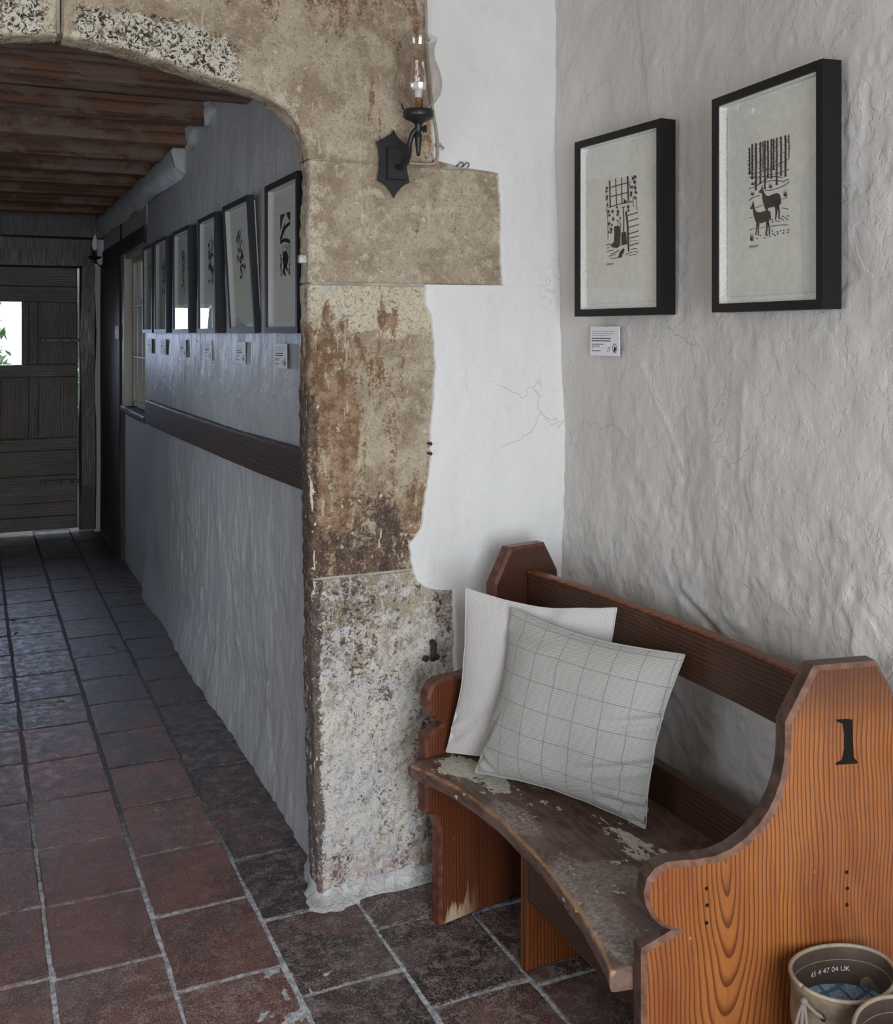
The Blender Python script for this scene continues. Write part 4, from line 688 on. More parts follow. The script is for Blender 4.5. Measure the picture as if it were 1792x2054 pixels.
def arch_dist(X, Z):
    global _AP
    if _AP is None:
        a = arch_path(n=60, curve=True); b = a.copy(); b[:, 0] = 2 * AX - b[:, 0]
        _AP = np.concatenate([a, b[::-1]])
    D = np.full(X.shape, 9.0)
    for p in _AP: D = np.minimum(D, np.hypot(X - p[0], Z - p[1]))
    return D

wall_arch = empty('wall_arch', (0, 0, 0), kind='structure')
def jamb(z0, z1, xo, kind, seed, n, nt, mirror=False, name='stone'):
    g = 0.0012
    inner = arch_path(z0 + g, z1 - g, n=n)
    zz = inner[:, 1]
    outer = np.stack([np.full(n, xo), zz], 1)
    nrm = np.stack([np.ones(n), np.zeros(n)], 1)
    P = stone_grid(inner, outer, nrm, nt, seed=seed)
    # ends turn back into the joint
    A = P[:, :1].copy(); A[..., 1] += .010; A[..., 2] -= .0012
    B = P[:, -1:].copy(); B[..., 1] += .010; B[..., 2] += .0012
    P = np.concatenate([A, P, B], 1)
    at = masks(P, kind)
    if mirror: P[..., 0] = 2 * AX - P[..., 0]
    return grid_mesh(name, P, M['stone'], wall_arch, attrs=at, flip=not mirror)
ZT = 2.86
jamb(0.0, .847, 1.25, 'jamb_low', 11, 170, 90)
jamb(.853, 1.627, 1.20, 'jamb_mid', 23, 160, 80)
jamb(1.633, 1.955, 1.385, 'block', 35, 66, 110)
def voussoir(mirror=False, nt=110, n=150):
    inner = arch_path(n=n, curve=True)
    inner = inner[(inner[:, 0] > AX + .004) | (np.arange(n) < 5)]
    n = len(inner)
    d = np.gradient(inner, axis=0); nrm = np.stack([d[:, 1], -d[:, 0]], 1); nrm /= np.linalg.norm(nrm, axis=1)[:, None]
    nrm[0] = (1, 0)
    # outer border of the stone: up the plaster edge, then along the top
    Lo = [(1.20, 1.957), (1.20, 2.45), (1.20, ZT), (.8, ZT), (AX + .004, ZT)]
    L = np.array(Lo); dd = np.r_[0, np.cumsum(np.linalg.norm(np.diff(L, axis=0), axis=1))]
    a = np.r_[0, np.cumsum(np.linalg.norm(np.diff(inner, axis=0), axis=1))]; s = a / a[-1]
    s = s ** 0.8
    outer = np.stack([np.interp(s * dd[-1], dd, L[:, 0]), np.interp(s * dd[-1], dd, L[:, 1])], 1)
    P = stone_grid(inner, outer, nrm, nt, seed=47 + mirror * 9, amp=1.0)
    P[:, 0, 2] = np.maximum(P[:, 0, 2], 1.9575)
    if not mirror: P[..., 0] = np.where(P[..., 0] < AX + .0035, AX + .0035 + .002 * (fbm(P[..., 2] * 30, P[..., 1] * 5, 5) - .5), P[..., 0])
    A = P[:, :1].copy(); A[..., 1] += .012
    B = P[:, -1:].copy(); B[..., 1] += .014
    P = np.concatenate([A, P, B], 1)
    at = masks(P, 'arch_left' if mirror else 'arch')
    if mirror: P[..., 0] = 2 * AX - P[..., 0]
    return grid_mesh('stone', P, M['stone'], wall_arch, attrs=at, flip=not mirror)
voussoir()
voussoir(True, 60, 90)
jamb(0.0, .847, 1.6, 'jamb_low', 12, 40, 20, True)
jamb(.853, 1.627, 1.6, 'jamb_mid', 24, 40, 20, True)
jamb(1.633, 1.955, 1.6, 'block', 36, 20, 20, True)
# mortar core behind the stones (visible in the joints)
def core(mirror):
    inner = np.concatenate([arch_path(0, 1.95, n=40), arch_path(n=60, curve=True)])
    d = np.gradient(inner, axis=0); nrm = np.stack([d[:, 1], -d[:, 0]], 1); nrm /= np.linalg.norm(nrm, axis=1)[:, None]
    n = len(inner)
    outer = np.concatenate([np.stack([np.full(40, 1.72), np.linspace(0, 1.95, 40)], 1),
                            np.stack([np.r_[np.full(30, 1.72), np.linspace(1.72, AX, 30)], np.r_[np.linspace(1.95, ZT, 30), np.full(30, ZT)]], 1)])
    P = stone_grid(inner, outer, nrm, 12, amp=0.0, recess=0.0075)
    P[-1, :, 1] = 2.99; P[-1, :, 0] = outer[:, 0]
    if mirror: P[..., 0] = 2 * AX - P[..., 0]
    return grid_mesh('mortar_core', P, M['joint'], wall_arch, flip=not mirror)
core(False); core(True)
# mortar lip in the crown joint
box('joint_mortar', AX - .010, AX - .002, 2.668, 2.74, 2.212, 2.62, M['joint'], wall_arch, 0.002)

# plaster on the arch wall, right of the stones
BX = [(0, 1.226), (.566, 1.226), (.786, 1.218), (.7875, 1.185), (.791, 1.162), (.797, 1.143), (.806, 1.125), (.820, 1.110), (.842, 1.099), (.870, 1.092), (.91, 1.090), (.926, 1.093), (.938, 1.104), (.950, 1.112), (.965, 1.126), (1.044, 1.133), (1.13, 1.150), (1.2, 1.150), (1.30, 1.160), (1.4, 1.163),
      (1.47, 1.161), (1.50, 1.155), (1.537, 1.153), (1.575, 1.136), (1.632, 1.132), (1.634, 1.371), (1.66, 1.369), (1.80, 1.365), (1.950, 1.362), (1.953, 1.345), (1.960, 1.25), (1.975, 1.162), (2.1, 1.156), (2.2, 1.150), (2.30, 1.140), (2.414, 1.131), (2.9, 1.120)]
zs = sorted(set(list(np.round(np.linspace(0, ZT, 340), 4)) + [b[0] for b in BX] + [.789, .7895, .790, .7903, 1.632, 1.6325, 1.633, 1.6335, 1.634, 1.952, 1.954, 1.956, 1.958, 1.962]))
zs = np.array([z for z in zs if z <= ZT])
nz = len(zs)
wob = (fbm(zs * 25, zs * 0, 5, 4) - .5) * .012 + (fbm(zs * 90, zs * 0, 9, 3) - .5) * .006
bx = interp(zs, BX) + wob
corner = interp(zs, [(0, 1.62), (ZT, 1.62)])
us = np.r_[[-.0015, 0.0, .0015, .004, .009], np.linspace(.02, 1, 70)]
P = np.zeros((len(us), nz, 3))
for i, u in enumerate(us):
    if i < 5: P[i, :, 0] = bx + [0.0, 0.0, .001, .003, .008][i]
    else: P[i, :, 0] = bx + .008 + (corner - bx - .008) * (u - .02) / .98 + 0.004 * (1 - u)
    P[i, :, 1] = [2.682, 2.670, 2.6665, 2.6655, 2.665][i] if i < 5 else 2.665
    P[i, :, 2] = zs
X, Z = P[..., 0], P[..., 2]
rel = (fbm(X * 4, Z * 3, 61, 3) - .5) * .012 + (fbm(X * 16, Z * 11, 62, 4) - .5) * .006
rel += sstep(.50, .53, fbm(X * 9, Z * 12, 66, 4)) * .0009 * sstep(1.5, 1.7, Z)
edge = np.ones(len(us)); edge[:3] = .35
P[..., 1] += rel * edge[:, None]
P[..., 1] -= .0035 * edge[:, None]
grid_mesh('plaster', P, M['wall_paint_white'], wall_arch, flip=False)
# mortar fillet around the foot of the pillar
fp = spline([(1.30, 2.662), (1.15, 2.664), (1.0, 2.668), (.90, 2.668), (.860, 2.672), (.838, 2.688), (.832, 2.72), (.836, 2.78), (.860, 2.86), (.90, 2.96), (.91, 3.06)], 8)
fpa = np.array(fp); dd = np.gradient(fpa, axis=0); nn = np.stack([-dd[:, 1], dd[:, 0]], 1); nn /= np.linalg.norm(nn, axis=1)[:, None]
if nn[4, 1] > 0: nn = -nn
k_ = np.arange(len(fp))
w = .32 + .42 * fbm(k_ * .22, k_ * 0., 3, 2) + .45 * np.exp(-((k_ - 30) / 9.) ** 2) - .5 * sstep(40, 60, k_)
P = np.zeros((len(fp), 8, 3))
for j, (a, z) in enumerate([(-.014, .040), (-.001, .034), (.008, .026), (.020, .014), (.034, .008), (.048, .0045), (.060, .0015), (.074, -.006)]):
    q = fpa + nn * (a * (w if a > 0 else 1))[:, None] if a > 0 else fpa + nn * a
    P[:, j, 0] = q[:, 0]; P[:, j, 1] = q[:, 1]; P[:, j, 2] = z * (.8 if a > 0 else 1) + (.004 * (fbm(k_ * .5, np.full(len(fp), j * .7), 4, 3) - .5) if j < 7 else 0)
grid_mesh('foot_fillet', P, M['mortar_fillet'], wall_arch)
box('iron_stub', .790, .812, 2.700, 2.722, 1.684, 1.706, M['mortar_fillet'], wall_arch, .005, 2)

# right wall of the porch: lumpy hand-thrown plaster
def wall_right_x(Y, Z):
    base = interp(Y, [(-1.4, 1.50), (1.0, 1.495), (1.3, 1.505), (1.52, 1.522), (1.9, 1.556), (2.1, 1.573), (2.3, 1.566), (2.48, 1.556), (2.60, 1.553), (2.72, 1.550)])
    c = sstep(2.3, 2.67, Y)
    base = base + c * interp(Z, [(0, .012), (.6, .010), (1.0, .014), (1.2, .016), (1.45, .004), (1.7, -.004), (2.0, -.010), (2.8, -.014)])
    return base
ys = np.r_[np.linspace(-1.4, .6, 14)[:-1], np.linspace(.6, 2.70, 330)]
zz = np.linspace(0, ZT, 400)
Yg, Zg = np.meshgrid(ys, zz, indexing='ij')
Xg = wall_right_x(Yg, Zg)
low = sstep(1.35, .85, Zg + (fbm(Yg * 3, Zg * 3, 2, 2) - .5) * .3)
h = (fbm(Yg * 3.2, Zg * 2.2, 90, 3) - .5) * .026
h += (fbm(Yg * 13, Zg * 11, 91, 4) - .5) * .0065 * (1 + .6 * low)
h += (fbm(Yg * 34 + Zg * 8, Zg * 28, 92, 4) - .5) * .0036 * (.55 + 1.4 * low)
pl = fbm(Yg * 6 + Zg * 1.5, Zg * 5, 93, 4)
h += sstep(.515, .53, pl) * .0018 + sstep(.43, .44, pl) * .0018 * low
pl2 = fbm(Yg * 9, Zg * 9, 97, 4)
h += sstep(.52, .535, pl2) * .0025 * (.15 + low)
# remembered scars: a long trowel ridge and the hollow below it
def ridge(y0, z0, y1, z1, wd, a):
    d = np.array([y1 - y0, z1 - z0]); L = np.hypot(*d); d = d / L
    t = np.clip((Yg - y0) * d[0] + (Zg - z0) * d[1], 0, L)
    dist = np.hypot(Yg - y0 - t * d[0], Zg - z0 - t * d[1])
    return a * np.exp(-(dist / wd) ** 2)
h += (.35 + 1.1 * fbm(Yg * 14, Zg * 14, 99, 3)) * (ridge(2.27, 1.42, 2.10, 1.17, .008, .0028) + ridge(2.10, 1.17, 2.02, 1.19, .008, .003) + ridge(2.0, 1.40, 1.93, 1.05, .022, .003) + ridge(1.84, 1.38, 1.86, 1.18, .010, .0025))
h -= ridge(2.08, .86, 1.90, .79, .012, .007); h += ridge(2.08, .885, 1.90, .815, .016, .006)
Xg = Xg - h + .004
grid_mesh('wall_right', np.stack([Xg, Yg, Zg], -1), M['wall_paint_warm'], None, flip=False)
bpy.data.objects['wall_right']['kind'] = 'structure'

def slab(name, x0, x1, y0, y1, z0, z1, m, parent=None):
    o = box(name, x0, x1, y0, y1, z0, z1, m, parent)
    if parent is None: o['kind'] = 'structure'
    return o
# rest of the porch (behind and left of the camera)
wl = empty('wall_left', kind='structure')
slab('wall_section', -1.40, -1.30, -1.4, .30, 0, ZT, M['wall_paint_warm'], wl)
slab('wall_section', -1.40, -1.30, 1.20, 2.99, 0, ZT, M['wall_paint_warm'], wl)
slab('wall_section', -1.40, -1.30, .30, 1.20, 0, 1.0, M['wall_paint_warm'], wl)
slab('wall_section', -1.40, -1.30, .30, 1.20, 1.9, ZT, M['wall_paint_warm'], wl)
wf = empty('wall_front', kind='structure')
slab('wall_section', .92, 1.62, -1.4, -1.25, 0, ZT, M['wall_paint_warm'], wf)
slab('wall_section', -1.40, -.42, -1.4, -1.25, 0, ZT, M['wall_paint_warm'], wf)
slab('wall_section', -.42, .92, -1.4, -1.25, 2.18, ZT, M['wall_paint_warm'], wf)
slab('ceiling', -1.40, 1.70, -1.4, 2.99, ZT - .01, ZT + .1, M['ceiling_paint'])

# ------------------------------------------------------------------ passage
PX = 0.905
wpr = empty('wall_passage', kind='structure')
ys = np.linspace(2.86, 6.165, 430); zz = np.linspace(0, 2.46, 190)
Yg, Zg = np.meshgrid(ys, zz, indexing='ij')
smooth_far = sstep(5.5, 5.35, Yg)         # the far bay is flatter plaster
h = (fbm(Yg * 1.3, Zg * 1.2, 110, 3) - .5) * .030
h += (fbm(Yg * 9, Zg * 4, 111, 4) - .5) * .012 * (.3 + .7 * smooth_far)
lowp = sstep(1.15, .65, Zg)
h += (fbm(Yg * 22, Zg * 10, 112, 4) - .5) * .010 * (.25 + .9 * lowp) * (.15 + .85 * smooth_far) * (.25 + .75 * sstep(0, .12, Zg))
pq = fbm(Yg * 8, Zg * 4, 115, 4)
h += sstep(.52, .54, pq) * .004 * lowp * smooth_far
h += sstep(5.42, 5.40, Yg) * .006
Xg = PX - h + .004 - .02 * sstep(.25, 0, Zg)
# curved foot of the wall
P = np.stack([Xg, Yg, Zg], -1)
grid_mesh('plaster_panel', P, M['passage_paint'], wpr, flip=False)
slab('wall_core', PX + .03, PX + .15, 2.99, 6.165, 0, 2.46, M['mortar'], wpr)
# bay beyond: panel below the window, posts, plaster panels above
slab('plaster_panel', PX + .012, PX + .10, 6.180, 7.20, 0, .99, M['passage_paint_smooth'], wpr)
rough_beam('window_board', PX - .015, PX + .10, 6.175, 7.20, .985, 1.022, M['oak_post'], wpr, .004, .08, 3, 1)
rough_beam('lintel_beam', PX - .008, PX + .10, 6.18, 8.30, 2.005, 2.115, M['oak_post'], wpr, .004, .2, 5, 1)
rough_beam('oak_post', PX - .02, PX + .10, 7.20, 8.34, 0, 2.01, M['oak_post'], wpr, .004, .25, 9, 2)
slab('plaster_panel', PX + .004, PX + .08, 6.185, 7.26, 2.112, 2.42, M['passage_paint_smooth'], wpr)
slab('plaster_panel', PX + .004, PX + .08, 7.30, 8.32, 2.112, 2.42, M['passage_paint_smooth'], wpr)
rough_beam('stud', PX - .004, PX + .08, 7.262, 7.298, 2.11, 2.40, M['oak_dark'], wpr, .004, .06, 15, 2)
slab('plaster_strip', .845, PX + .05, 8.34, 8.44, .0, 2.25, M['passage_paint_smooth'], wpr)
# coved plaster ledge under the joist ends
ys = np.linspace(4.93, 8.42, 90)
P = np.zeros((5, 90, 3))
for i, (x, z) in enumerate([(.902, 2.375), (.868, 2.372), (.835, 2.315), (.852, 2.262), (.904, 2.215)]):
    P[i, :, 0] = x + (fbm(ys * 4, np.full(90, i * 1.3), 8, 3) - .5) * .02; P[i, :, 1] = ys
    P[i, :, 2] = z + (fbm(ys * 3, np.full(90, i * 1.3 + 9), 8, 4) - .5) * .04 + .01
cv = grid_mesh('plaster_cove', P, M['passage_paint'], wpr)
bm = bmesh.new(); bm.from_mesh(cv.data); bm.verts.ensure_lookup_table(); bm.faces.new([bm.verts[i * 90] for i in range(5)]); bm.to_mesh(cv.data); bm.free()

# window in the passage wall, deep splayed reveal
win = empty('window_1', (PX, 6.62, 1.50), kind='structure')
def inw(name, x0, x1, y0, y1, z0, z1, m, par=win, bev=.002):
    o = box(name, x0 - PX, x1 - PX, y0 - 6.62, y1 - 6.62, z0 - 1.5, z1 - 1.5, m, par, bev); return o
inw('reveal', PX - .004, PX + .09, 7.085, 7.20, 1.022, 2.005, M['cream_paint'])
inw('reveal', PX - .000, PX + .09, 6.182, 6.215, 1.022, 2.005, M['cream_paint'])
inw('reveal', PX - .000, PX + .09, 6.215, 7.085, 1.975, 2.005, M['cream_paint'])
wfr = inw('window_frame', PX + .046, PX + .075, 7.045, 7.085, 1.022, 1.975, M['cream_paint'])
for y in (6.84, 6.62, 6.40, 6.225): inw('mullion', PX + .046, PX + .072, y, y + .024, 1.03, 1.975, M['cream_paint'])
for z in (1.03, 1.95): inw('rail', PX + .046, PX + .072, 6.225, 7.045, z, z + .025, M['cream_paint'])
for z in (1.34, 1.66): inw('glazing_bar', PX + .040, PX + .060, 6.25, 7.045, z, z + .012, M['cream_paint'])
inw('pane', PX + .060, PX + .063, 6.23, 7.05, 1.04, 1.96, M['window_glass'], bev=0)
slab('wall_beyond', PX + .30, PX + .34, 6.0, 7.4, .9, 2.1, M['cream_paint'], wpr)

# left wall of the passage with its window opening (outside the frame, lights the passage)
wpl = empty('wall_passage_left', kind='structure')
for a, b, c, d in [(2.97, 3.55, 0, 2.46), (4.55, 8.44, 0, 2.46), (3.55, 4.55, 0, 1.0), (3.55, 4.55, 1.9, 2.46)]:
    slab('wall_section', -.84, -.74, a, b, c, d, M['passage_paint_smooth'], wpl)
# ceiling of the passage: boards between joists
cp = empty('ceiling_passage', kind='structure')
for i in range(9):
    y0 = 2.99 + i * .605
    box('ceiling_board', -.84, .99, y0, y0 + .598, 2.440 + .006 * (i % 2), 2.47, M['ceiling_board'], cp, .003)
for i, (y, z, wd, dp) in enumerate([(3.02, 2.30, .30, .16), (3.60, 2.322, .17, .13), (4.33, 2.358, .11, .09), (4.67, 2.322, .11, .12), (5.20, 2.325, .11, .12), (5.68, 2.325, .11, .12), (6.20, 2.328, .11, .12), (6.70, 2.33, .11, .12), (7.2, 2.33, .11, .12), (7.72, 2.33, .11, .12)]):
    y -= .0
    rough_beam('joist', -.84, [.93, .93, .885, .875, .87, .87, .87, .87, .87, .87][i], y, y + wd, z, z + dp, M['joist'], cp, .0035, .16, 40 + i, 0)
for i, x in enumerate([.893, .883]):
    y, z = [(4.30, 2.36), (4.645, 2.325)][i]
    bm = bmesh.new(); bmesh.ops.create_icosphere(bm, subdivisions=3, radius=1)
    for v in bm.verts:
        f = .8 + .5 * float(fbm(v.co.x * 2 + 5, v.co.z * 2 + v.co.y, 3 + i, 3))
        v.co = Vector((x + v.co.x * .035 * f, y + .06 + v.co.y * .075 * f, z + .045 + v.co.z * .058 * f))
    obj_bm('mortar_lump', bm, M['mortar'], cp, True)
rough_beam('cross_beam', -.84, .93, 8.26, 8.46, 2.20, 2.46, M['oak_dark'], cp, .003, .2, 71, 0)

# end wall and door
we = empty('wall_end', kind='structure')
rough_beam('door_lintel', -.84, .90, 8.38, 8.55, 1.99, 2.22, M['oak_dark'], we, .002, .2, 73, 0)
rough_beam('door_post', .740, .852, 8.33, 8.50, 0.02, 2.0, M['oak_dark'], we, .007, .16, 75, 2)
slab('wall_section', -.84, -.32, 8.40, 8.55, 0, 2.0, M['passage_paint_smooth'], we)
slab('wall_section', .872, 1.10, 8.45, 8.56, 0.0, 2.46, M['oak_dark'], we)
slab('wall_section', -.84, 1.1, 8.46, 8.56, 2.2, 2.47, M['oak_dark'], we)
slab('wall_section', .845, .875, 8.44, 8.5, .42, 2.2, M['oak_dark'], we)
dr = empty('door_1', (.21, 8.42, 0), kind='structure')
def dbox(name, x0, x1, z0, z1, y0=8.40, y1=8.43, m='oak_door', par=dr, bev=.004):
    return box(name, x0 - .21, x1 - .21, y0 - 8.42, y1 - 8.42, z0, z1, M[m], par, bev)
# planks behind, rails and muntins proud of them
for i, (a, b) in enumerate([(.028, .125), (.130, .228), (.233, .43), (.435, .618)]): dbox('plank', -.315, .728, a, b, 8.405 + .003 * (i % 2), m='oak_door_rail')
dbox('backing', -.318, .732, .026, 1.245, 8.424, 8.440); dbox('backing', -.318, .732, 1.735, 1.990, 8.424, 8.440)
dbox('backing', -.318, -.03, 1.245, 1.735, 8.424, 8.440); dbox('backing', .350, .732, 1.245, 1.735, 8.424, 8.440)
dbox('rail', -.315, .728, .622, .712, 8.388, m='oak_door_rail')
dbox('rail', -.315, .718, 1.172, 1.262, 8.378, m='oak_door_rail')
dbox('rail', -.315, .728, 1.728, 1.842, 8.392, m='oak_door_rail')
dbox('rail', -.315, .728, 1.846, 1.985, 8.402, m='oak_door_rail')
for a, b in [(-.315, -.18), (-.17, .19), (.20, .385), (.455, .728)]: dbox('panel', a, b, .716, 1.168, 8.414)
for a, b in [(.192, .206), (.388, .448)]: dbox('muntin', a, b, .712, 1.172, 8.396)
dbox('panel', .455, .728, 1.264, 1.726, 8.414)
dbox('panel', -.315, -.10, 1.264, 1.726, 8.414)
dbox('muntin', .388, .450, 1.262, 1.728, 8.396)
dbox('stile', .338, .384, 1.262, 1.728, 8.402)
dbox('stile', -.06, -.012, 1.262, 1.728, 8.402)
dbox('stile', -.10, -.06, 1.262, 1.728, 8.402)
for z, x0 in ((1.428, .47), (.372, .47)):
    hg = dbox('strap_hinge', x0, .775, z, z + .026, 8.374, 8.386, 'iron', bev=.002)
    for x in (x0 + .03, x0 + .14, x0 + .22): box('rivet', x - .21 - .008, x - .21 + .008, -.054, -.044, z + .005, z + .021, M['iron'], hg, .003)

# ------------------------------------------------------------------ floor: mortar bed and quarry tiles
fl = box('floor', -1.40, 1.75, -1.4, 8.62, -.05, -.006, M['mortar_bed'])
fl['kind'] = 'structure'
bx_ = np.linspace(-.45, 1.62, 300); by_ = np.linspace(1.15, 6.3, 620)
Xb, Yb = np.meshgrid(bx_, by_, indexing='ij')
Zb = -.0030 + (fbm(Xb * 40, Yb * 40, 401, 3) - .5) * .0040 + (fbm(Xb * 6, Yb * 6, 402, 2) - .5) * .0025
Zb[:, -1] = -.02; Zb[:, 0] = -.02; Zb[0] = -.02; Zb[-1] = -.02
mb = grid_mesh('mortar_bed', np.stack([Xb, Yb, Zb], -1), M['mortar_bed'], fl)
XJ = [.170 + .2530 * k for k in range(-6, 7)]
YO = {0: 2.602, 1: 2.442, 2: 2.310, 3: 2.155, 4: 2.127, 5: 2.02, -1: 2.28, -2: 2.50, -3: 2.40, -4: 2.35, -5: 2.2, -6: 2.3}
def tile_mesh(seed, nx=5, ny=6):
    w, l = .2452, .3287
    rs = random.Random(seed)
    bm = bmesh.new()
    xs = [-w / 2, -w / 2 + .004, -w / 6, w / 6, w / 2 - .004, w / 2]; ysl = [-l / 2, -l / 2 + .004, -l / 5, l / 5, l / 2 - .004, l / 2]
    V = {}
    for i, x in enumerate(xs):
        for j, y in enumerate(ysl):
            ed = i in (0, 5) or j in (0, 5)
            z = -.0055 if ed else rs.uniform(-.0003, .0003)
            jx = rs.uniform(-.0022, .0022); jy = rs.uniform(-.0022, .0022)
            if i in (0, 1, 4, 5) and j in (0, 1, 4, 5): jx *= 2; jy *= 2
            V[i, j] = bm.verts.new((x + jx, y + jy, z))
    for i in range(5):
        for j in range(5): bm.faces.new((V[i, j], V[i + 1, j], V[i + 1, j + 1], V[i, j + 1]))
    me = bpy.data.meshes.new('tile'); bm.to_mesh(me); bm.free(); me.materials.append(M['tile'])
    return me
TM = [tile_mesh(s) for s in range(8)]
rest = bmesh.new()
rs = random.Random(5)
for ci, k in enumerate(range(-6, 6)):
    x = .170 + .2530 * (k + .5)
    y0 = YO[k]
    for r in range(-12, 20):
        y = y0 + .3365 * (r + .5)
        if y > 8.62 or y < -1.2: continue
        if y > 2.85 and (x > .98 or x < -.84): continue
        if x > 1.62: continue
        depth = x * .41 + y * .912; lat = x * .912 - y * .41
        seen = depth > 1.0 and abs(lat / depth) < .53 and 1.5 / depth * 2117 < 1500
        rz = math.pi * rs.randint(0, 1)
        tz = rs.uniform(-.0016, .0012); tx = rs.uniform(-.0030, .0030); ty = rs.uniform(-.0030, .0030)
        me = TM[rs.randrange(8)]
        # worn red ones in the middle of the walkway, blackened ones along walls and far in, with shade painted in too
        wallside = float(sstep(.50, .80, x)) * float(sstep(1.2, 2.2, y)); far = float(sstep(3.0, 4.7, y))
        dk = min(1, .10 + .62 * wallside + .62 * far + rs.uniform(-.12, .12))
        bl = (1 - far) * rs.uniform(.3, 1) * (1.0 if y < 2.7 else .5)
        if seen:
            o = bpy.data.objects.new('tile', me); COL.objects.link(o); o.parent = fl
            o.location = (x, y, tz); o.rotation_euler = (tx, ty, rz)
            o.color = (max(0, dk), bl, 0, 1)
        else:
            tb = bmesh.new(); tb.from_mesh(me); tb.transform(Matrix.Translation((x, y, tz)) @ Matrix.Rotation(rz, 4, 'Z'))
            tmp = bpy.data.meshes.new('t'); tb.to_mesh(tmp); tb.free(); rest.from_mesh(tmp); bpy.data.meshes.remove(tmp)
o = obj_bm('tile_field', rest, M['tile'], fl); o['kind'] = 'stuff'; o.color = (.3, .5, 0, 1)

# ------------------------------------------------------------------ outside the end door
gp = box('ground', -6, 8, 8.62, 22, -.10, -.04, M['gravel']); gp['kind'] = 'structure'
def shrub(x, y, z0, h, wd, seed, label):
    rsx = random.Random(seed)
    t = empty('garden_shrub', (x, y, z0), 0, label, 'shrub', 'shrubs outside the end door')
    bm = bmesh.new()
    for i in range(7):
        a = rsx.uniform(0, 6.28); tube_bm(bm, [(0, 0, 0), (math.cos(a) * wd * .2, math.sin(a) * wd * .2, h * .4), (math.cos(a) * wd * .45, math.sin(a) * wd * .45, h * rsx.uniform(.7, .95))], [.03, .02, .008], 6)
    obj_bm('branches', bm, M['bark'], t)
    bm = bmesh.new()
    for i in range(4200):
        th = rsx.uniform(0, 6.28); u = rsx.uniform(-1, 1); r = rsx.uniform(.5, 1)
        c = Vector((math.cos(th) * math.sqrt(1 - u * u) * wd * .5 * r, math.sin(th) * math.sqrt(1 - u * u) * wd * .5 * r, h * .5 + u * h * .5 * r))
        q = Matrix.Rotation(rsx.uniform(0, 6.28), 3, 'Z') @ Matrix.Rotation(rsx.uniform(-1.3, 1.3), 3, 'X')
        s = rsx.uniform(.05, .10)
        vs = [bm.verts.new(c + q @ Vector(p) * s) for p in ((0, -1, 0), (.45, 0, .12), (0, 1.1, 0), (-.45, 0, .12))]
        bm.faces.new(vs)
    f = obj_bm('foliage', bm, M['leaf'], t); f['kind'] = 'stuff'
shrub(-.6, 12.8, -.04, 2.3, 2.0, 3, 'leafy green shrub seen through the hatch of the end door, left one')
shrub(1.9, 13.9, -.04, 2.1, 1.8, 4, 'leafy green shrub beyond the end door, right of the larger shrub')

# ================================================================== PEW
pew = empty('church_pew', (1.07, 1.95, 0), 0, 'short curved pine church pew with shaped ends and a painted numeral, against the wall', 'pew')
PO = Vector((1.07, 1.95, 0))
arc = lambda cx, cz, r, a0, a1, n: [(cx + r * math.cos(math.radians(a0 + (a1 - a0) * i / n)), cz + r * math.sin(math.radians(a0 + (a1 - a0) * i / n))) for i in range(n + 1)]
PROF = [(.043, 0), (.043, .225), (.041, .250), (.034, .272), (.022, .288), (.006, .298), (0, .300), (0, .490), (.055, .513),
        (.037, .521), (.020, .537), (.009, .558), (.005, .580), (.010, .602), (.024, .618), (.045, .626), (.070, .626), (.100, .624), (.135, .626), (.163, .634), (.190, .649), (.213, .668),
        (.232, .690), (.246, .715), (.256, .742), (.262, .770), (.264, .800), (.264, .838), (.318, .930), (.440, .930), (.488, .850), (.488, 0)]
def panel(N, th, thick, mat_, shear=0.0):
    a = math.radians(th)
    # local x = along the panel towards the wall, y = thickness towards +Y
    Mx = Matrix.Translation(Vector((N[0], N[1], 0)) - PO) @ Matrix.Rotation(a, 4, 'Z')
    poly = [(u - shear * float(sstep(.60, .80, z)), z) for u, z in PROF]
    o = prism('end_panel', poly, thick, M[mat_], pew, bev=.0105)
    o.matrix_local = Mx
    o.data.materials.append(M['pine_edge' if mat_ == 'pine_panel' else 'far_edge'])
    o.data.materials.append(M['pine_bevel'] if mat_ == 'pine_panel' else M['far_edge'])
    for p in o.data.polygons:
        if abs(p.normal.y) < .15: p.material_index = 1
        elif abs(p.normal.y) < .93: p.material_index = 2
    return o
near = panel((1.000, 1.440), -10.5, .044, 'pine_panel')
near['label'] = 'orange varnished end panel with black numeral'
far = panel((1.035, 2.420), 12.0, .044, 'pine_far', .045)
# painted numeral on the near panel
NUM = [(.3574, .837), (.3753, .8365), (.3888, .8345), (.3899, .7971), (.3918, .7685), (.3984, .7615), (.3984, .7575), (.3562, .7595), (.357, .763), (.368, .7671), (.3725, .785), (.3725, .8119), (.3695, .8291), (.3577, .8336)]
nb = bmesh.new(); nb.faces.new([nb.verts.new((x, -.0006, z)) for x, z in NUM]); nb.faces.ensure_lookup_table()
o = obj_bm('painted_numeral', nb, M['numeral_paint'], near)
o['label'] = 'black painted figure 1'
# nail holes in the near panel
for (x, z) in [(.114, .578), (.115, .550), (.114, .521), (.378, .573), (.379, .545), (.378, .517)]:
    bm = bmesh.new(); bmesh.ops.create_circle(bm, cap_ends=True, radius=.0035, segments=8)
    bm.transform(Matrix.Translation((x, -.0005, z)) @ Matrix.Rotation(math.pi / 2, 4, 'X'))
    obj_bm('plug', bm, M['numeral_paint'], near)

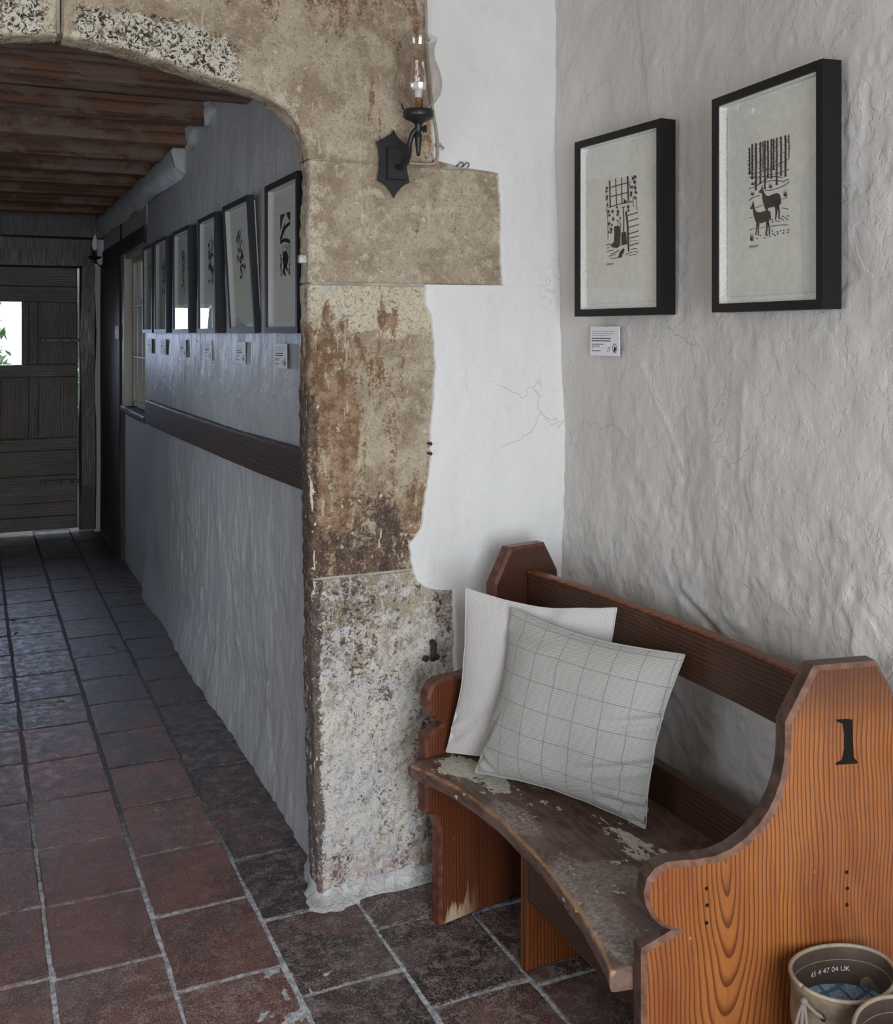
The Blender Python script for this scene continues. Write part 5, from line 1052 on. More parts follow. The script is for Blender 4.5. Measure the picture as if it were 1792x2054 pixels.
def seat_front(y):
    return interp(y, [(1.40, .968), (1.47, .968), (1.50, .978), (1.56, .997), (1.66, 1.020), (1.80, 1.041), (1.92, 1.053), (2.05, 1.057), (2.16, 1.050), (2.27, 1.034), (2.36, 1.008), (2.42, .988), (2.50, .965)])
ST = .440
nU, nV = 90, 46
top = np.zeros((nU, nV, 3))
for i in range(nU):
    s = i / (nU - 1)
    for j in range(nV):
        t = j / (nV - 1)
        yc = 1.480 + (2.425 - 1.480) * s
        # the panels splay: ends follow them
        xf = float(seat_front(yc)); x = xf + (1.415 - xf) * t
        yn = 1.4825 - .185 * (x - 1.0); yf = 2.421 + .205 * (x - 1.035)
        y = yn + (yf - yn) * s
        top[i, j] = (x, y, ST)
# rounded near front corner
for i in range(nU):
    s = i / (nU - 1)
    for j in range(nV):
        pass
Xs, Ys = top[..., 0], top[..., 1]
topz = ST - .0015 + (fbm(Xs * 10, Ys * 4, 201, 3) - .5) * .003
tf = np.linspace(0, 1, nV)[None, :] * np.ones((nU, 1))
front_wear = (fbm(Ys * 20, Xs * 0, 203, 3) - .3) * .004
topz -= np.exp(-((Xs - Xs[:, :1]) / .010) ** 2) * (.004 + front_wear)
top[..., 2] = topz
# attributes
def blob(x, y, cx, cy, rx, ry, rot=0.0):
    c, s = math.cos(rot), math.sin(rot); dx, dy = x - cx, y - cy
    return np.exp(-(((dx * c + dy * s) / rx) ** 2 + ((-dx * s + dy * c) / ry) ** 2))
chip = np.clip(blob(Xs, Ys, 1.095, 2.315, .040, .062) + blob(Xs, Ys, 1.085, 2.345, .045, .050) + .9 * blob(Xs, Ys, 1.130, 2.205, .026, .060, -.25) + .78 * blob(Xs, Ys, 1.262, 1.865, .018, .085, .15) + .62 * blob(Xs, Ys, 1.236, 1.80, .018, .06, .1), 0, 1)
worn = np.clip(.75 * blob(Xs, Ys, 1.09, 2.05, .03, .08) + .8 * blob(Xs, Ys, 1.12, 1.76, .06, .05) + .9 * blob(Xs, Ys, 1.06, 1.72, .04, .10) + .9 * blob(Xs, Ys, 1.03, 1.56, .05, .09) + .7 * blob(Xs, Ys, 1.19, 1.72, .04, .05) + .35 * blob(Xs, Ys, 1.08, 1.95, .1, .3) + .5 * blob(Xs, Ys, 1.05, 2.38, .03, .05), 0, 1)
edge = np.exp(-((Xs - Xs[:, :1]) / .012) ** 2) * .85
# build as closed grid: back-top ... front-top, rounded nose, front face, underside
rows = [top[:, j] for j in range(nV - 1, -1, -1)]
A_ch = [chip[:, j] for j in range(nV - 1, -1, -1)]; A_w = [worn[:, j] for j in range(nV - 1, -1, -1)]; A_e = [edge[:, j] for j in range(nV - 1, -1, -1)]
f = top[:, 0]
def off(dx, z): q = f.copy(); q[:, 0] += dx; q[:, 2] = z; return q
wv = (fbm(f[:, 1] * 14, f[:, 1] * 0, 205, 3) - .5) * .004
for dx, z, e in [(-.0035, ST - .0075, .75), (-.005, ST - .013, .45), (-.005, ST - .022, .30), (-.0045, ST - .030, .35), (-.002, ST - .036, .5), (.004, ST - .0385, .2), (.12, ST - .0385, 0)]:
    q = off(dx, z); q[:, 0] += wv; rows.append(q); A_ch.append(np.zeros(nU)); A_w.append(np.full(nU, .0)); A_e.append(np.full(nU, e))
bk = top[:, -1].copy(); bk[:, 2] = ST - .0385; rows.append(bk); A_ch.append(np.zeros(nU)); A_w.append(np.zeros(nU)); A_e.append(np.zeros(nU))
Pst = np.array(rows); Pst -= np.array([PO.x, PO.y, 0])
seat = grid_mesh('seat', Pst, M['seat'], pew, attrs={'chip': np.array(A_ch), 'worn': np.array(A_w), 'edge': np.array(A_e)}, flip=False)
seat['label'] = 'dark brown seat with pale worn patches'
bm = bmesh.new(); bm.from_mesh(seat.data); bm.verts.ensure_lookup_table()
nr = len(rows)
for col_ in (0, nU - 1):
    vs = [bm.verts[i * nU + col_] for i in range(nr)]
    try: bm.faces.new(vs)
    except Exception: pass
bmesh.ops.recalc_face_normals(bm, faces=bm.faces[:]); bm.to_mesh(seat.data); bm.free()
# seat projects past the front of the far panel: small nosing
def rail(name, pts, z0, z1, th, mat_, bev=.003):
    """curved board: front face follows pts (y -> x), thickness towards +X"""
    ys = np.linspace(pts[0][0], pts[-1][0], 36)
    xs = np.interp(ys, [p[0] for p in pts], [p[1] for p in pts])
    # smooth
    xs = np.convolve(np.r_[xs[0], xs[0], xs, xs[-1], xs[-1]], np.ones(5) / 5, 'valid')
    cs = [(0, z0 + bev), (bev, z0), (th - bev, z0), (th, z0 + bev), (th, z1 - bev), (th - bev, z1), (bev, z1), (0, z1 - bev)]
    P = np.zeros((8, len(ys), 3))
    for i, (dx, z) in enumerate(cs):
        P[i, :, 0] = xs + dx - PO.x; P[i, :, 1] = ys - PO.y; P[i, :, 2] = z
    return grid_mesh(name, P, M[mat_], pew, smooth=False, closed_u=True, flip=True)
top_rail = rail('back_rail', [(1.41, 1.400), (1.55, 1.406), (1.72, 1.414), (1.91, 1.412), (2.2, 1.393), (2.36, 1.372), (2.475, 1.350)], .748, .866, .024, 'pew_rail')
rail('rail_moulding', [(1.41, 1.395), (1.55, 1.401), (1.72, 1.409), (1.91, 1.407), (2.2, 1.388), (2.36, 1.367), (2.475, 1.345)], .858, .867, .028, 'pine_leg', .003)
rail('back_rail', [(1.41, 1.402), (1.60, 1.410), (1.80, 1.412), (2.0, 1.408), (2.2, 1.400), (2.48, 1.370)], .436, .528, .024, 'pew_rail')
# mid support and the apron board under the near half of the seat
def support():
    poly = [(0, 0), (0, .402), (.26, .402), (.26, 0)]
    o = prism('leg', poly, .026, M['pine_leg'], pew, bev=.004)
    o.matrix_local = Matrix.Translation(Vector((1.184, 2.177, 0)) - PO) @ Matrix.Rotation(math.radians(4), 4, 'Z')
    return o
support()
rail('apron', [(1.455, 1.185), (1.6, 1.190), (1.8, 1.190), (2.0, 1.187), (2.172, 1.187)], .165, .402, .020, 'pew_rail')

# ================================================================== CUSHIONS
def cushion(corners, tf_, tb, mat_, label, name, seed, creases=(), pinch=.055, n=64, uvs=1.0, group=None, uvshear=0.0):
    BL, BR, TR, TL = [np.array(c, float) for c in corners]
    c0 = (BL + BR + TR + TL) / 4
    N = np.cross(BR - BL, TL - BL); N /= np.linalg.norm(N)
    root = empty(name, (float(c0[0]), float(c0[1]), ST + .001), 0, label, 'cushion', group)
    u = np.linspace(0, 1, n); U, V = np.meshgrid(u, u, indexing='ij')
    # sides pulled inwards between the pointed corners
    pu = pinch * np.sin(np.pi * V); pv = pinch * np.sin(np.pi * U)
    Ue = U + (0.5 - U) * 2 * pu * np.abs(2 * U - 1) ** 2; Ve = V + (0.5 - V) * 2 * pv * np.abs(2 * V - 1) ** 2
    Ue += (fbm(V * 5, U * 5, seed + 40, 2) - .5) * .012; Ve += (fbm(U * 5, V * 5, seed + 50, 2) - .5) * .012
    base = ((1 - Ue) * (1 - Ve))[..., None] * BL + (Ue * (1 - Ve))[..., None] * BR + (Ue * Ve)[..., None] * TR + ((1 - Ue) * Ve)[..., None] * TL
    prof = (1 - np.abs(2 * U - 1) ** 3.0) ** .75 * (1 - np.abs(2 * V - 1) ** 3.0) ** .75
    prof = prof * (1.08 - .25 * V)
    wr = (fbm(U * 4, V * 4, seed, 3) - .5) * .014 * prof
    for (u0, v0, u1, v1, wd, a) in creases:
        d = np.array([u1 - u0, v1 - v0]); L = np.hypot(*d); d = d / L
        t = np.clip((U - u0) * d[0] + (V - v0) * d[1], 0, L)
        dist = np.hypot(U - u0 - t * d[0], V - v0 - t * d[1])
        fade = 1 - (t / L) ** 2
        wr = wr - a * fade * np.exp(-(dist / wd) ** 2) + .6 * a * fade * np.exp(-((dist - 2.0 * wd) / wd) ** 2)
    for side, th in ((1, tf_), (-1, tb)):
        h = th * prof + (wr if side == 1 else 0)
        P = base + (side * h)[..., None] * N
        # rests on the seat
        zmin = ST + .0015
        P[..., 2] = np.where(P[..., 2] < zmin, zmin + (P[..., 2] - zmin) * .02, P[..., 2])
        P[..., 2] = np.maximum(P[..., 2], zmin)
        P -= np.array([c0[0], c0[1], ST + .001])
        uv = np.stack([U * uvs + uvshear * V, V * uvs], -1)
        o = grid_mesh('cover_front' if side == 1 else 'cover_back', P, mat_, root, uv=uv, flip=(side == -1))
        me = o.data
    # stitched edge seam
    loop = [base[i, 0] for i in range(0, n)] + [base[-1, i] for i in range(1, n)] + [base[i, -1] for i in range(n - 2, -1, -1)] + [base[0, i] for i in range(n - 2, 0, -1)]
    loop = [p - np.array([c0[0], c0[1], ST + .001]) for p in loop]
    for p in loop: p[2] = max(p[2], .0025)
    tube('seam', loop + [loop[0]], .0020, mat_, root, 6)
    return root
# n points from the wall towards the room: corners given BL, BR, TR, TL as seen from the room
cushion([(1.082, 2.405, .452), (1.330, 2.040, .446), (1.372, 2.080, .857), (1.120, 2.372, .866)], .030, .022, M['linen'],
        'pale grey linen cushion leaning in the far corner of the pew', 'cushion', 301, uvs=1.0, pinch=.05,
        creases=((0.0, .22, .28, .30, .03, .006), (.02, .1, .2, .25, .03, .006), (.6, 1.0, .5, .8, .05, .004)))
cushion([(1.096, 2.268, .450), (1.302, 1.866, .449), (1.385, 1.842, .812), (1.185, 2.250, .838)], .062, .018, M['check_wool'],
        'grey checked wool cushion standing in front of the pale linen one', 'cushion', 302, uvs=1.0, pinch=.045, uvshear=.06,
        creases=((1.0, .62, .72, .53, .020, .009), (1.0, .36, .60, .22, .020, .009), (1.0, .10, .72, .10, .020, .012), (.98, .0, .80, .16, .02, .008), (0.0, .12, .16, .02, .018, .010), (0.02, .22, .10, .42, .02, .006), (.05, .9, .35, .88, .04, .006)))

# ================================================================== PICTURES
from mathutils.geometry import tessellate_polygon
def ink_mesh(items, y, ox=0.0, oz=0.0):
    bm = bmesh.new()
    def poly(pts):
        vs = [Vector((p[0], 0, p[1])) for p in pts]
        try: tri = tessellate_polygon([[Vector((p[0], p[1], 0)) for p in pts]])
        except Exception: return
        bv = [bm.verts.new((v.x - ox, y, v.z - oz)) for v in vs]
        for t in tri:
            try: bm.faces.new([bv[i] for i in t])
            except Exception: pass
    for it in items:
        w = it[0]; c = [v / 1000.0 for v in it[1:]]; pts = list(zip(c[0::2], c[1::2]))
        if w == 0: poly(pts)
        else:
            if len(pts) > 2: pts = [tuple(p) for p in spline(pts, 5)]
            L = []; R = []
            n = len(pts)
            for i, p in enumerate(pts):
                a = pts[max(i - 1, 0)]; b = pts[min(i + 1, n - 1)]
                dx, dz = b[0] - a[0], b[1] - a[1]; l = math.hypot(dx, dz) or 1
                k = .5 * w * (.75 if i in (0, n - 1) else 1) * (1.0 + 1.05 * abs(dz) / l)
                L.append((p[0] - dz / l * k, p[1] + dx / l * k)); R.append((p[0] + dz / l * k, p[1] - dx / l * k))
            for i in range(n - 1):
                q = [L[i], R[i], R[i + 1], L[i + 1]]
                bm.faces.new([bm.verts.new((a - ox, y, b - oz)) for a, b in q])
    return bm
def text(name, s, size, mat_, parent, loc, rot, shear=0.0, align='LEFT'):
    """lettering as a flat mesh"""
    cu = bpy.data.curves.new(name, 'FONT'); cu.body = s; cu.size = size; cu.shear = shear; cu.align_x = align
    tmp = bpy.data.objects.new('tmp', cu); COL.objects.link(tmp)
    bpy.context.view_layer.update()
    me = bpy.data.meshes.new_from_object(tmp.evaluated_get(bpy.context.evaluated_depsgraph_get()))
    bpy.data.objects.remove(tmp); bpy.data.curves.remove(cu)
    me.name = name; me.materials.clear()
    o = link(name, me, mat_, parent); o.location = loc; o.rotation_euler = rot
    return o
def picture(name, P, D, w, h, z0, depth, label, cat, group=None, ink=None, lean=0.0, fw=.0185, mat_='black_frame', sig=None, seed=1, lean_axis=None):
    """local x runs along the wall towards the camera end, y into the wall"""
    rz = math.atan2(D[1], D[0])
    r = empty(name, (P[0], P[1], z0), rz, label, cat, group)
    r.rotation_mode = 'XYZ'
    if lean: r.rotation_euler = (lean, 0, rz)
    def bar(poly):                      # poly in xz, mitred
        bm = bmesh.new()
        return poly
    bm = bmesh.new()
    O = [(0, 0), (w, 0), (w, h), (0, h)]; I = [(fw, fw), (w - fw, fw), (w - fw, h - fw), (fw, h - fw)]
    for k in range(4):
        a, b = O[k], O[(k + 1) % 4]; c, d = I[(k + 1) % 4], I[k]
        f0 = bm.faces.new([bm.verts.new((x, 0, z)) for x, z in (a, b, c, d)])
        e = bmesh.ops.extrude_face_region(bm, geom=[f0])
        for v in e['geom']:
            if isinstance(v, bmesh.types.BMVert): v.co.y += depth
    fr = obj_bm('frame', bm, M[mat_], r)
    box('mount_board', fw - .002, w - fw + .002, .0265, .030, fw - .002, h - fw + .002, M['mount'], r)
    # white fillets hold the print away from the glass
    bm = bmesh.new()
    for x0, x1, za, zb in [(fw, fw + .002, fw, h - fw), (w - fw - .002, w - fw, fw, h - fw), (fw, w - fw, h - fw - .002, h - fw), (fw, w - fw, fw, fw + .002)]:
        box_bm(bm, x0, x1, .0065, .0265, za, zb)
    obj_bm('spacer', bm, M['mount'], r)
    # hand-made paper with a deckled edge, slightly cockled
    x0, x1, za, zb = fw + .010, w - .036, fw + .016, h - .026
    n = 26
    Pg = np.zeros((n, n, 3))
    for i in range(n):
        for j in range(n):
            x = x0 + (x1 - x0) * i / (n - 1); z = za + (zb - za) * j / (n - 1)
            if i in (0, n - 1): x += .0018 * (float(vnoise(j * .9, i + seed, 5)) - .5)
            if j in (0, n - 1): z += .0018 * (float(vnoise(i * .9, j + seed, 6)) - .5)
            Pg[i, j] = (x, .0225 + .0012 * (float(fbm(i * .12, j * .12, seed, 2)) - .5) + (.0015 if j == n - 1 or i == n - 1 else 0), z)
    pp = grid_mesh('print', Pg, M['paper'], r)
    if ink is not None: obj_bm('ink', ink_mesh(ink, .0212, 0, z0), M['ink'], pp)
    if sig: text('signature', 'January', .0105, M['pencil'], pp, (sig[0], .0210, sig[1] - z0), (math.pi / 2, 0, 0), .35)
    pydata('glazing', [(fw - .003, .005, fw - .003), (w - fw + .003, .005, fw - .003), (w - fw + .003, .005, h - fw + .003), (fw - .003, .005, h - fw + .003)], [(0, 1, 2, 3)], M['glazing'], r)
    return r
picture('framed_print', (1.500, 2.481), (.019, -.366), .370, .4745, 1.5435, .044, 'black-framed linocut of boots, spade and ivy under a latticed window, nearer the corner', 'picture', 'linocut prints on the porch wall', GARDEN, sig=(.119, 1.677))
picture('framed_print', (1.500, 1.896), (-.037, -.373), .3745, .4725, 1.5445, .044, 'black-framed linocut of two deer before bare tree trunks', 'picture', 'linocut prints on the porch wall', DEER, sig=(.110, 1.680))

# prints along the passage wall
def shapes(seed, kind):
    rs = random.Random(seed); out = []
    x0, x1, z0, z1 = 112, 222, 1692, 1868
    if kind == 'gate':
        out += [[0] + [x0, z1, x0 + 55, z1, x0 + 22, z1 - 18, x0 + 8, z1 - 42, x0, z1 - 50], [0] + [x1, z1, x1 - 40, z1, x1 - 20, z1 - 20, x1, z1 - 28]]
        out += [[9.0e-3, x0, z1 - 78, x0 + 45, z1 - 48, x0 + 75, z1 - 40, x1, z1 - 34], [4e-3, x0 + 12, z1 - 62, x0 + 50, z1 - 30], [10e-3, x0, z1 - 86, x0 + 50, z1 - 82, x1, z1 - 92]]
        for i in range(46):
            x = rs.uniform(x0, x1); z = rs.uniform(z1 - 150, z1 - 96); out.append([2.6e-3, x, z, x + rs.uniform(-3, 3), z - rs.uniform(4, 9)])
        pts = []
        for i in range(14):
            a = i * 2 * math.pi / 14; pts += [x0 + 60 + 30 * math.cos(a), z1 - 142 + 26 * math.sin(a) * (1 + .1 * math.cos(3 * a))]
        out.append([0] + pts)
        for a in ((x0 + 52, z1 - 160, x0 + 30, z1 - 184), (x0 + 52, z1 - 160, x0 + 84, z1 - 178), (x0 + 40, z1 - 178, x0 + 60, z1 - 192)): out.append([8e-3] + list(a))
        for i in range(12): x = x0 + rs.choice((0, 4, 42, 90, 100)) + rs.uniform(0, 6); z = rs.uniform(z0 - 8, z0 + 26); out.append([6e-3, x, z, x + rs.uniform(-4, 4), z - 10])
        return out
    for i in range(46):
        cx = rs.uniform(x0 + 10, x1 - 10); cz = rs.uniform(z0, z1)
        if kind == 'column': cx = x0 + 55 + rs.gauss(0, 20)
        k = rs.choice((5, 6, 7)); s = rs.uniform(4, 12); pts = []
        for j in range(k * 2):
            a = j * math.pi / k + rs.uniform(-.2, .2); rr = s * (1 if j % 2 == 0 else .45)
            pts += [cx + rr * math.cos(a), cz + rr * 1.2 * math.sin(a)]
        out.append([0] + pts)
    for i in range(26):
        cx = rs.uniform(x0, x1); cz = rs.uniform(z0, z1); out.append([rs.uniform(2, 5) * 1e-3, cx, cz, cx + rs.uniform(-14, 14), cz + rs.uniform(4, 24)])
    return out
FR = [(3.345, .373, 1.498, 0.0, 'gate'), (3.955, .400, 1.498, .055, 'column'), (4.455, .352, 1.498, 0, 'leaf'), (5.058, .400, 1.498, 0, 'column'), (5.610, .372, 1.498, 0, 'leaf'), (6.020, .340, 1.498, 0, 'leaf')]
PL = ['black-framed print at the arch end of the passage, cut off by the stone jamb',
      'black-framed print whose top leans off the passage wall, second from the stone arch',
      'black-framed print in the passage, third from the arch, reflecting a narrow bright hatch',
      'black-framed print in the passage, fourth from the arch, with a wide green reflection',
      'dark framed print in the passage, second from the passage window',
      'dark framed print next to the passage window, farthest from the arch']
for i, (y, w, z0, lean, kd) in enumerate(FR):
    x = .862 if not lean else .882
    # hung frames: the long direction runs towards the arch (-Y)
    picture('framed_print', (x, y), (0, -1), w, .4725, z0, .040 if not lean else .022, PL[i], 'picture', 'framed prints along the passage', shapes(50 + i, kd), lean=lean, mat_='blue_black_frame', seed=i)

# caption cards
def card(P, D, z0, label, group):
    rz = math.atan2(D[1], D[0])
    r = box('caption_card', 0, .136, 0, .003, 0, .079, M['card'], None, .0004)
    r.location = (P[0], P[1], z0); r.rotation_euler = (0, 0, rz)
    tag(r, label, 'card', group)
    y = -.0004
    it = []
    for z, x0, x1, w in [(.0655, 8, 118, .0012), (.0600, 8, 108, .0012), (.0548, 8, 92, .0012)]: it.append((x0, x1, z, w, 1))
    for z, x0, x1, w in [(.0465, 8, 98, .0028), (.0400, 8, 96, .0028), (.0308, 8, 64, .0018), (.0256, 8, 46, .0018), (.0205, 8, 14, .0016), (.0130, 8, 50, .0024)]: it.append((x0, x1, z, w, 0))
    for kind in (0, 1):
        bm = bmesh.new(); rs = random.Random(3)
        for x0, x1, z, w, k in it:
            if k != kind: continue
            x = x0
            while x < x1:
                l = rs.uniform(3, 9); xe = min(x + l, x1)
                bm.faces.new([bm.verts.new((a / 1000, y, b)) for a, b in ((x, z - w / 2), (xe, z - w / 2), (xe, z + w / 2), (x, z + w / 2))]); x = xe + 1.1
        obj_bm('text_lines', bm, M['grey_ink'] if kind else M['pencil'], r)
    text('initials', 'JT', .014, M['pencil'], r, (.083, y, .0135), (math.pi / 2, 0, 0), .1)
    bm = bmesh.new()
    n = 28
    for i in range(n):
        a, b = 2 * math.pi * i / n, 2 * math.pi * (i + 1) / n
        q = [(.116 + r_ * .0105 * math.cos(t), .0205 + r_ * .0125 * math.sin(t)) for r_, t in ((1, a), (1, b), (.87, b), (.87, a))]
        bm.faces.new([bm.verts.new((p[0], y, p[1])) for p in q])
    bm.faces.new([bm.verts.new((p[0], y, p[1])) for p in [(.1115, .0095), (.118, .0120), (.1235, .0185), (.120, .0235), (.1155, .0240), (.1150, .0285), (.1130, .0280), (.1125, .020)]])
    obj_bm('emblem', bm, M['ink'], r)
    return r
card((1.5505, 2.482), (.004, -.137), 1.4375, 'white caption card on the porch wall under the boots and spade print', 'caption cards')
for i, (y, lb) in enumerate([(3.334, 'under the print cut off by the stone arch'), (3.882, 'under the second print from the arch'), (4.466, 'under the third print from the arch'), (5.035, 'under the fourth print from the arch'), (5.590, 'under the second print from the passage window'), (6.040, 'under the print nearest the passage window')]):
    card((.893, y), (0, -1), 1.387, 'white caption card on the passage wall ' + lb, 'caption cards')

# dark board fixed along the passage wall
bm = bmesh.new()
ptsT = [(2.955, 1.158), (3.4, 1.149), (4.0, 1.140), (4.8, 1.133), (5.995, 1.128)]; ptsB = [(2.955, 1.040), (3.4, 1.028), (4.0, 1.018), (4.8, 1.008), (5.995, .998)]
ys = np.linspace(2.955, 5.995, 30); zt = interp(ys, ptsT); zb = interp(ys, ptsB)
P = np.zeros((6, 30, 3))
for i, (x, z) in enumerate([(.874, zb + .004), (.871, zb + .008), (.871, zt - .006), (.876, zt), (.902, zt), (.902, zb)]):
    P[i, :, 0] = x; P[i, :, 1] = ys; P[i, :, 2] = z
hb = grid_mesh('wall_board', P, M['old_board'], None, smooth=False, closed_u=True)
bm = bmesh.new(); bm.from_mesh(hb.data); bm.verts.ensure_lookup_table(); bm.faces.new([bm.verts[i * 30 + 29] for i in range(6)]); bm.faces.new([bm.verts[i * 30] for i in range(6)]); bm.to_mesh(hb.data); bm.free()
tag(hb, 'long dark brown wooden board fixed along the passage wall below the prints', 'board')

# ================================================================== WALL LAMP (porch)
LO = Vector((1.038, 2.662, 1.955))
lamp = empty('wall_lamp', LO, 0, 'black iron wall light with clear glass hurricane shade on the stone arch', 'lamp')
pk = lambda x, y: ((x - 565) * .1753 * .00142, (1508 - y) * .1753 * .00133)
half = [(565, 1110), (590, 1165), (635, 1220), (688, 1258), (728, 1275), (716, 1340), (714, 1480), (724, 1600), (752, 1712), (705, 1738), (650, 1780), (605, 1835), (568, 1905)]
half2 = [(530, 1835), (490, 1780), (435, 1738), (378, 1712), (396, 1600), (402, 1480), (390, 1350), (362, 1272), (425, 1240), (500, 1190), (540, 1160)]
poly = [pk(*p) for p in half + half2]
o = prism('back_plate', poly, .007, M['iron'], lamp, bev=.002); o.location = (0, -.012, 0)
o = prism('back_box', [(-.022, -.044), (.030, -.044), (.030, .042), (-.022, .042)], .013, M['iron'], lamp, bev=.002); o.location = (0, -.024, 0)
cx, cy = .030, -.110                                     # candle axis
arm_pts = spline([(.004, -.020, -.010), (.012, -.050, -.012), (.014, -.082, .012), (.010, -.098, .040), (.016, -.106, .066), (.028, -.110, .080)], 6)
tube('arm', arm_pts, [.0072] * len(arm_pts), M['iron'], lamp, 10)
lathe('stem', [(0, .006), (.0045, .008), (.0065, .024), (.0095, .052), (.0102, .062), (.0070, .066), (.0085, .074), (.0095, .088), (.013, .094), (.022, .099), (.037, .106), (.0405, .110), (.0405, .126), (.037, .128), (.031, .125), (.018, .121), (0, .121)], M['iron'], lamp, 28, (cx, cy, 0))
bm = bmesh.new(); tube_bm(bm, [(cx + .005, cy, .080), (cx + .014, cy, .080), (cx + .0145, cy, .080), (cx + .021, cy, .080)], [.004, .004, .0095, .0095], 12); obj_bm('thumb_screw', bm, M['iron'], lamp)
lathe('shade', [(.026, .127), (.030, .134), (.046, .150), (.058, .168), (.0630, .188), (.0620, .210), (.0550, .235), (.0455, .258), (.0420, .275), (.0430, .292), (.0490, .310), (.0510, .314)], M['lamp_glass'], lamp, 48, (cx, cy, 0))
lathe('candle_tube', [(.0085, .118), (.0085, .165), (.0, .165)], M['brass'], lamp, 20, (cx, cy, 0))
lathe('bulb_cap', [(.0065, .150), (.0095, .165), (.0105, .180), (.0175, .182), (.0190, .188), (.0190, .197), (.0165, .200), (.004, .200), (.003, .206), (0, .207)], M['white_plastic'], lamp, 28, (cx, cy, 0))
lathe('bulb', [(.0130, .198), (.0165, .208), (.0165, .222), (.0125, .238), (.0065, .252), (.0025, .262), (0, .268)], M['lamp_glass'], lamp, 28, (cx, cy, 0))
for a in (20, 140, 260):
    ca, sa = math.cos(math.radians(a)), math.sin(math.radians(a))
    tube('shade_clip', [(cx + .033 * ca, cy + .033 * sa, .124), (cx + .040 * ca, cy + .040 * sa, .132), (cx + .047 * ca, cy + .047 * sa, .146)], .0022, M['iron'], lamp, 6)
# its cable
cb = tube('lamp_cable', spline([(1.118, 2.650, 2.84), (1.130, 2.649, 2.42), (1.135, 2.649, 2.26), (1.150, 2.649, 2.12), (1.163, 2.650, 2.05), (1.167, 2.650, 1.99), (1.160, 2.651, 1.968), (1.145, 2.654, 1.961), (1.085, 2.658, 1.960)], 8), .0042, M['cable'])
tag(cb, 'painted cable running down the plaster edge beside the iron wall light', 'cable')
for i, z in enumerate((2.30, 2.015)):
    o = box('clip', [1.129, 1.160][i], [1.142, 1.175][i], 2.643, 2.656, z - .004, z + .004, M['cable'], cb, .001)
o = tube('clip', [(1.168, 2.650, 2.012), (1.176, 2.640, 2.010), (1.178, 2.634, 2.004), (1.172, 2.634, 2.0)], .002, M['cable'], cb, 6)
# pair of old hooks above the block
for i, x in enumerate((1.233, 1.251)):
    h = tube('screw_hook', [(x - .006, 2.662, 1.962), (x - .006, 2.650, 1.962), (x - .005, 2.643, 1.966), (x, 2.641, 1.971), (x + .006, 2.641, 1.969), (x + .007, 2.641, 1.962), (x + .001, 2.642, 1.957)], .0016, M['rust_iron'], None, 6)
    tag(h, ['small rusty hook in the plaster joint, nearer the wall light', 'small rusty hook in the plaster joint, farther from the wall light'][i], 'hook', 'two rusty hooks')
# rusty staple and latch keep in the stone
ks = empty('iron_latch_keep', (1.150, 2.662, .62), 0, 'blackened iron bolt keep let into the lower pillar stone above the pew arm', 'iron fitting')
tube('bolt', [(.007, .006, .028), (.006, -.012, .026), (.003, -.016, .0), (.001, -.012, -.018)], [.008, .0085, .0075, .006], M['rust_iron'], ks, 10)
for x in (-.016, .016):
    bm = bmesh.new(); bmesh.ops.create_icosphere(bm, subdivisions=2, radius=.0095); bm.transform(Matrix.Translation((x, -.006, -.012)) @ Matrix.Diagonal((1, .7, .95, 1))); obj_bm('lug', bm, M['rust_iron'], ks, True)
ns = empty('rusty_nail', (1.143, 2.664, 1.18), 0, 'rusty nail and pin at the ragged plaster edge halfway up the pillar', 'nail')
for z in (.015, -.012):
    bm = bmesh.new(); tube_bm(bm, [(.002, .01, z), (.001, -.016, z + .001), (.001, -.018, z + .001)], [.003, .003, .0055], 8); obj_bm('pin', bm, M['rust_iron'], ns)

# ================================================================== far lamp, switch
L2 = Vector((.842, 8.30, 2.075))
l2 = empty('wall_lamp', L2, 0, 'small black candle wall light with white bulb by the far door', 'lamp')
lathe('bulb', [(.010, .0), (.020, .018), (.024, .045), (.020, .075), (.010, .105), (.003, .125), (0, .130)], M['opal'], l2, 20, (-.005, -.06, .035))
lathe('candle_tube', [(.012, -.03), (.012, .04), (0, .04)], M['brass'], l2, 16, (-.005, -.06, 0))
lathe('drip_pan', [(0, -.030), (.02, -.032), (.045, -.020), (.050, -.010), (.046, -.012), (.02, -.024), (0, -.024)], M['iron'], l2, 24, (-.005, -.06, 0))
tube('arm', spline([(-.005, -.06, -.03), (0, -.05, -.055), (.004, -.02, -.05), (.005, .03, -.02), (.005, .045, -.01)], 4), .006, M['iron'], l2, 8)
box('back_plate', -.02, .025, .03, .05, -.05, .09, M['iron'], l2, .004)
cbl = tube('cable', spline([(0, .03, -.03), (.03, -.1, -.085), (.042, -.35, -.12), (.042, -.6, -.10), (.042, -.72, -.12)], 6), .004, M['iron'], l2, 6)
sw = box('light_switch', .868, .885, 7.21, 7.30, 1.455, 1.545, M['white_plastic'], None, .004, 2)
tag(sw, 'white light switch on the dark oak post beside the passage window', 'switch')
o = box('rocker', .864, .869, 7.238, 7.272, 1.478, 1.522, M['white_plastic'], sw, .001)

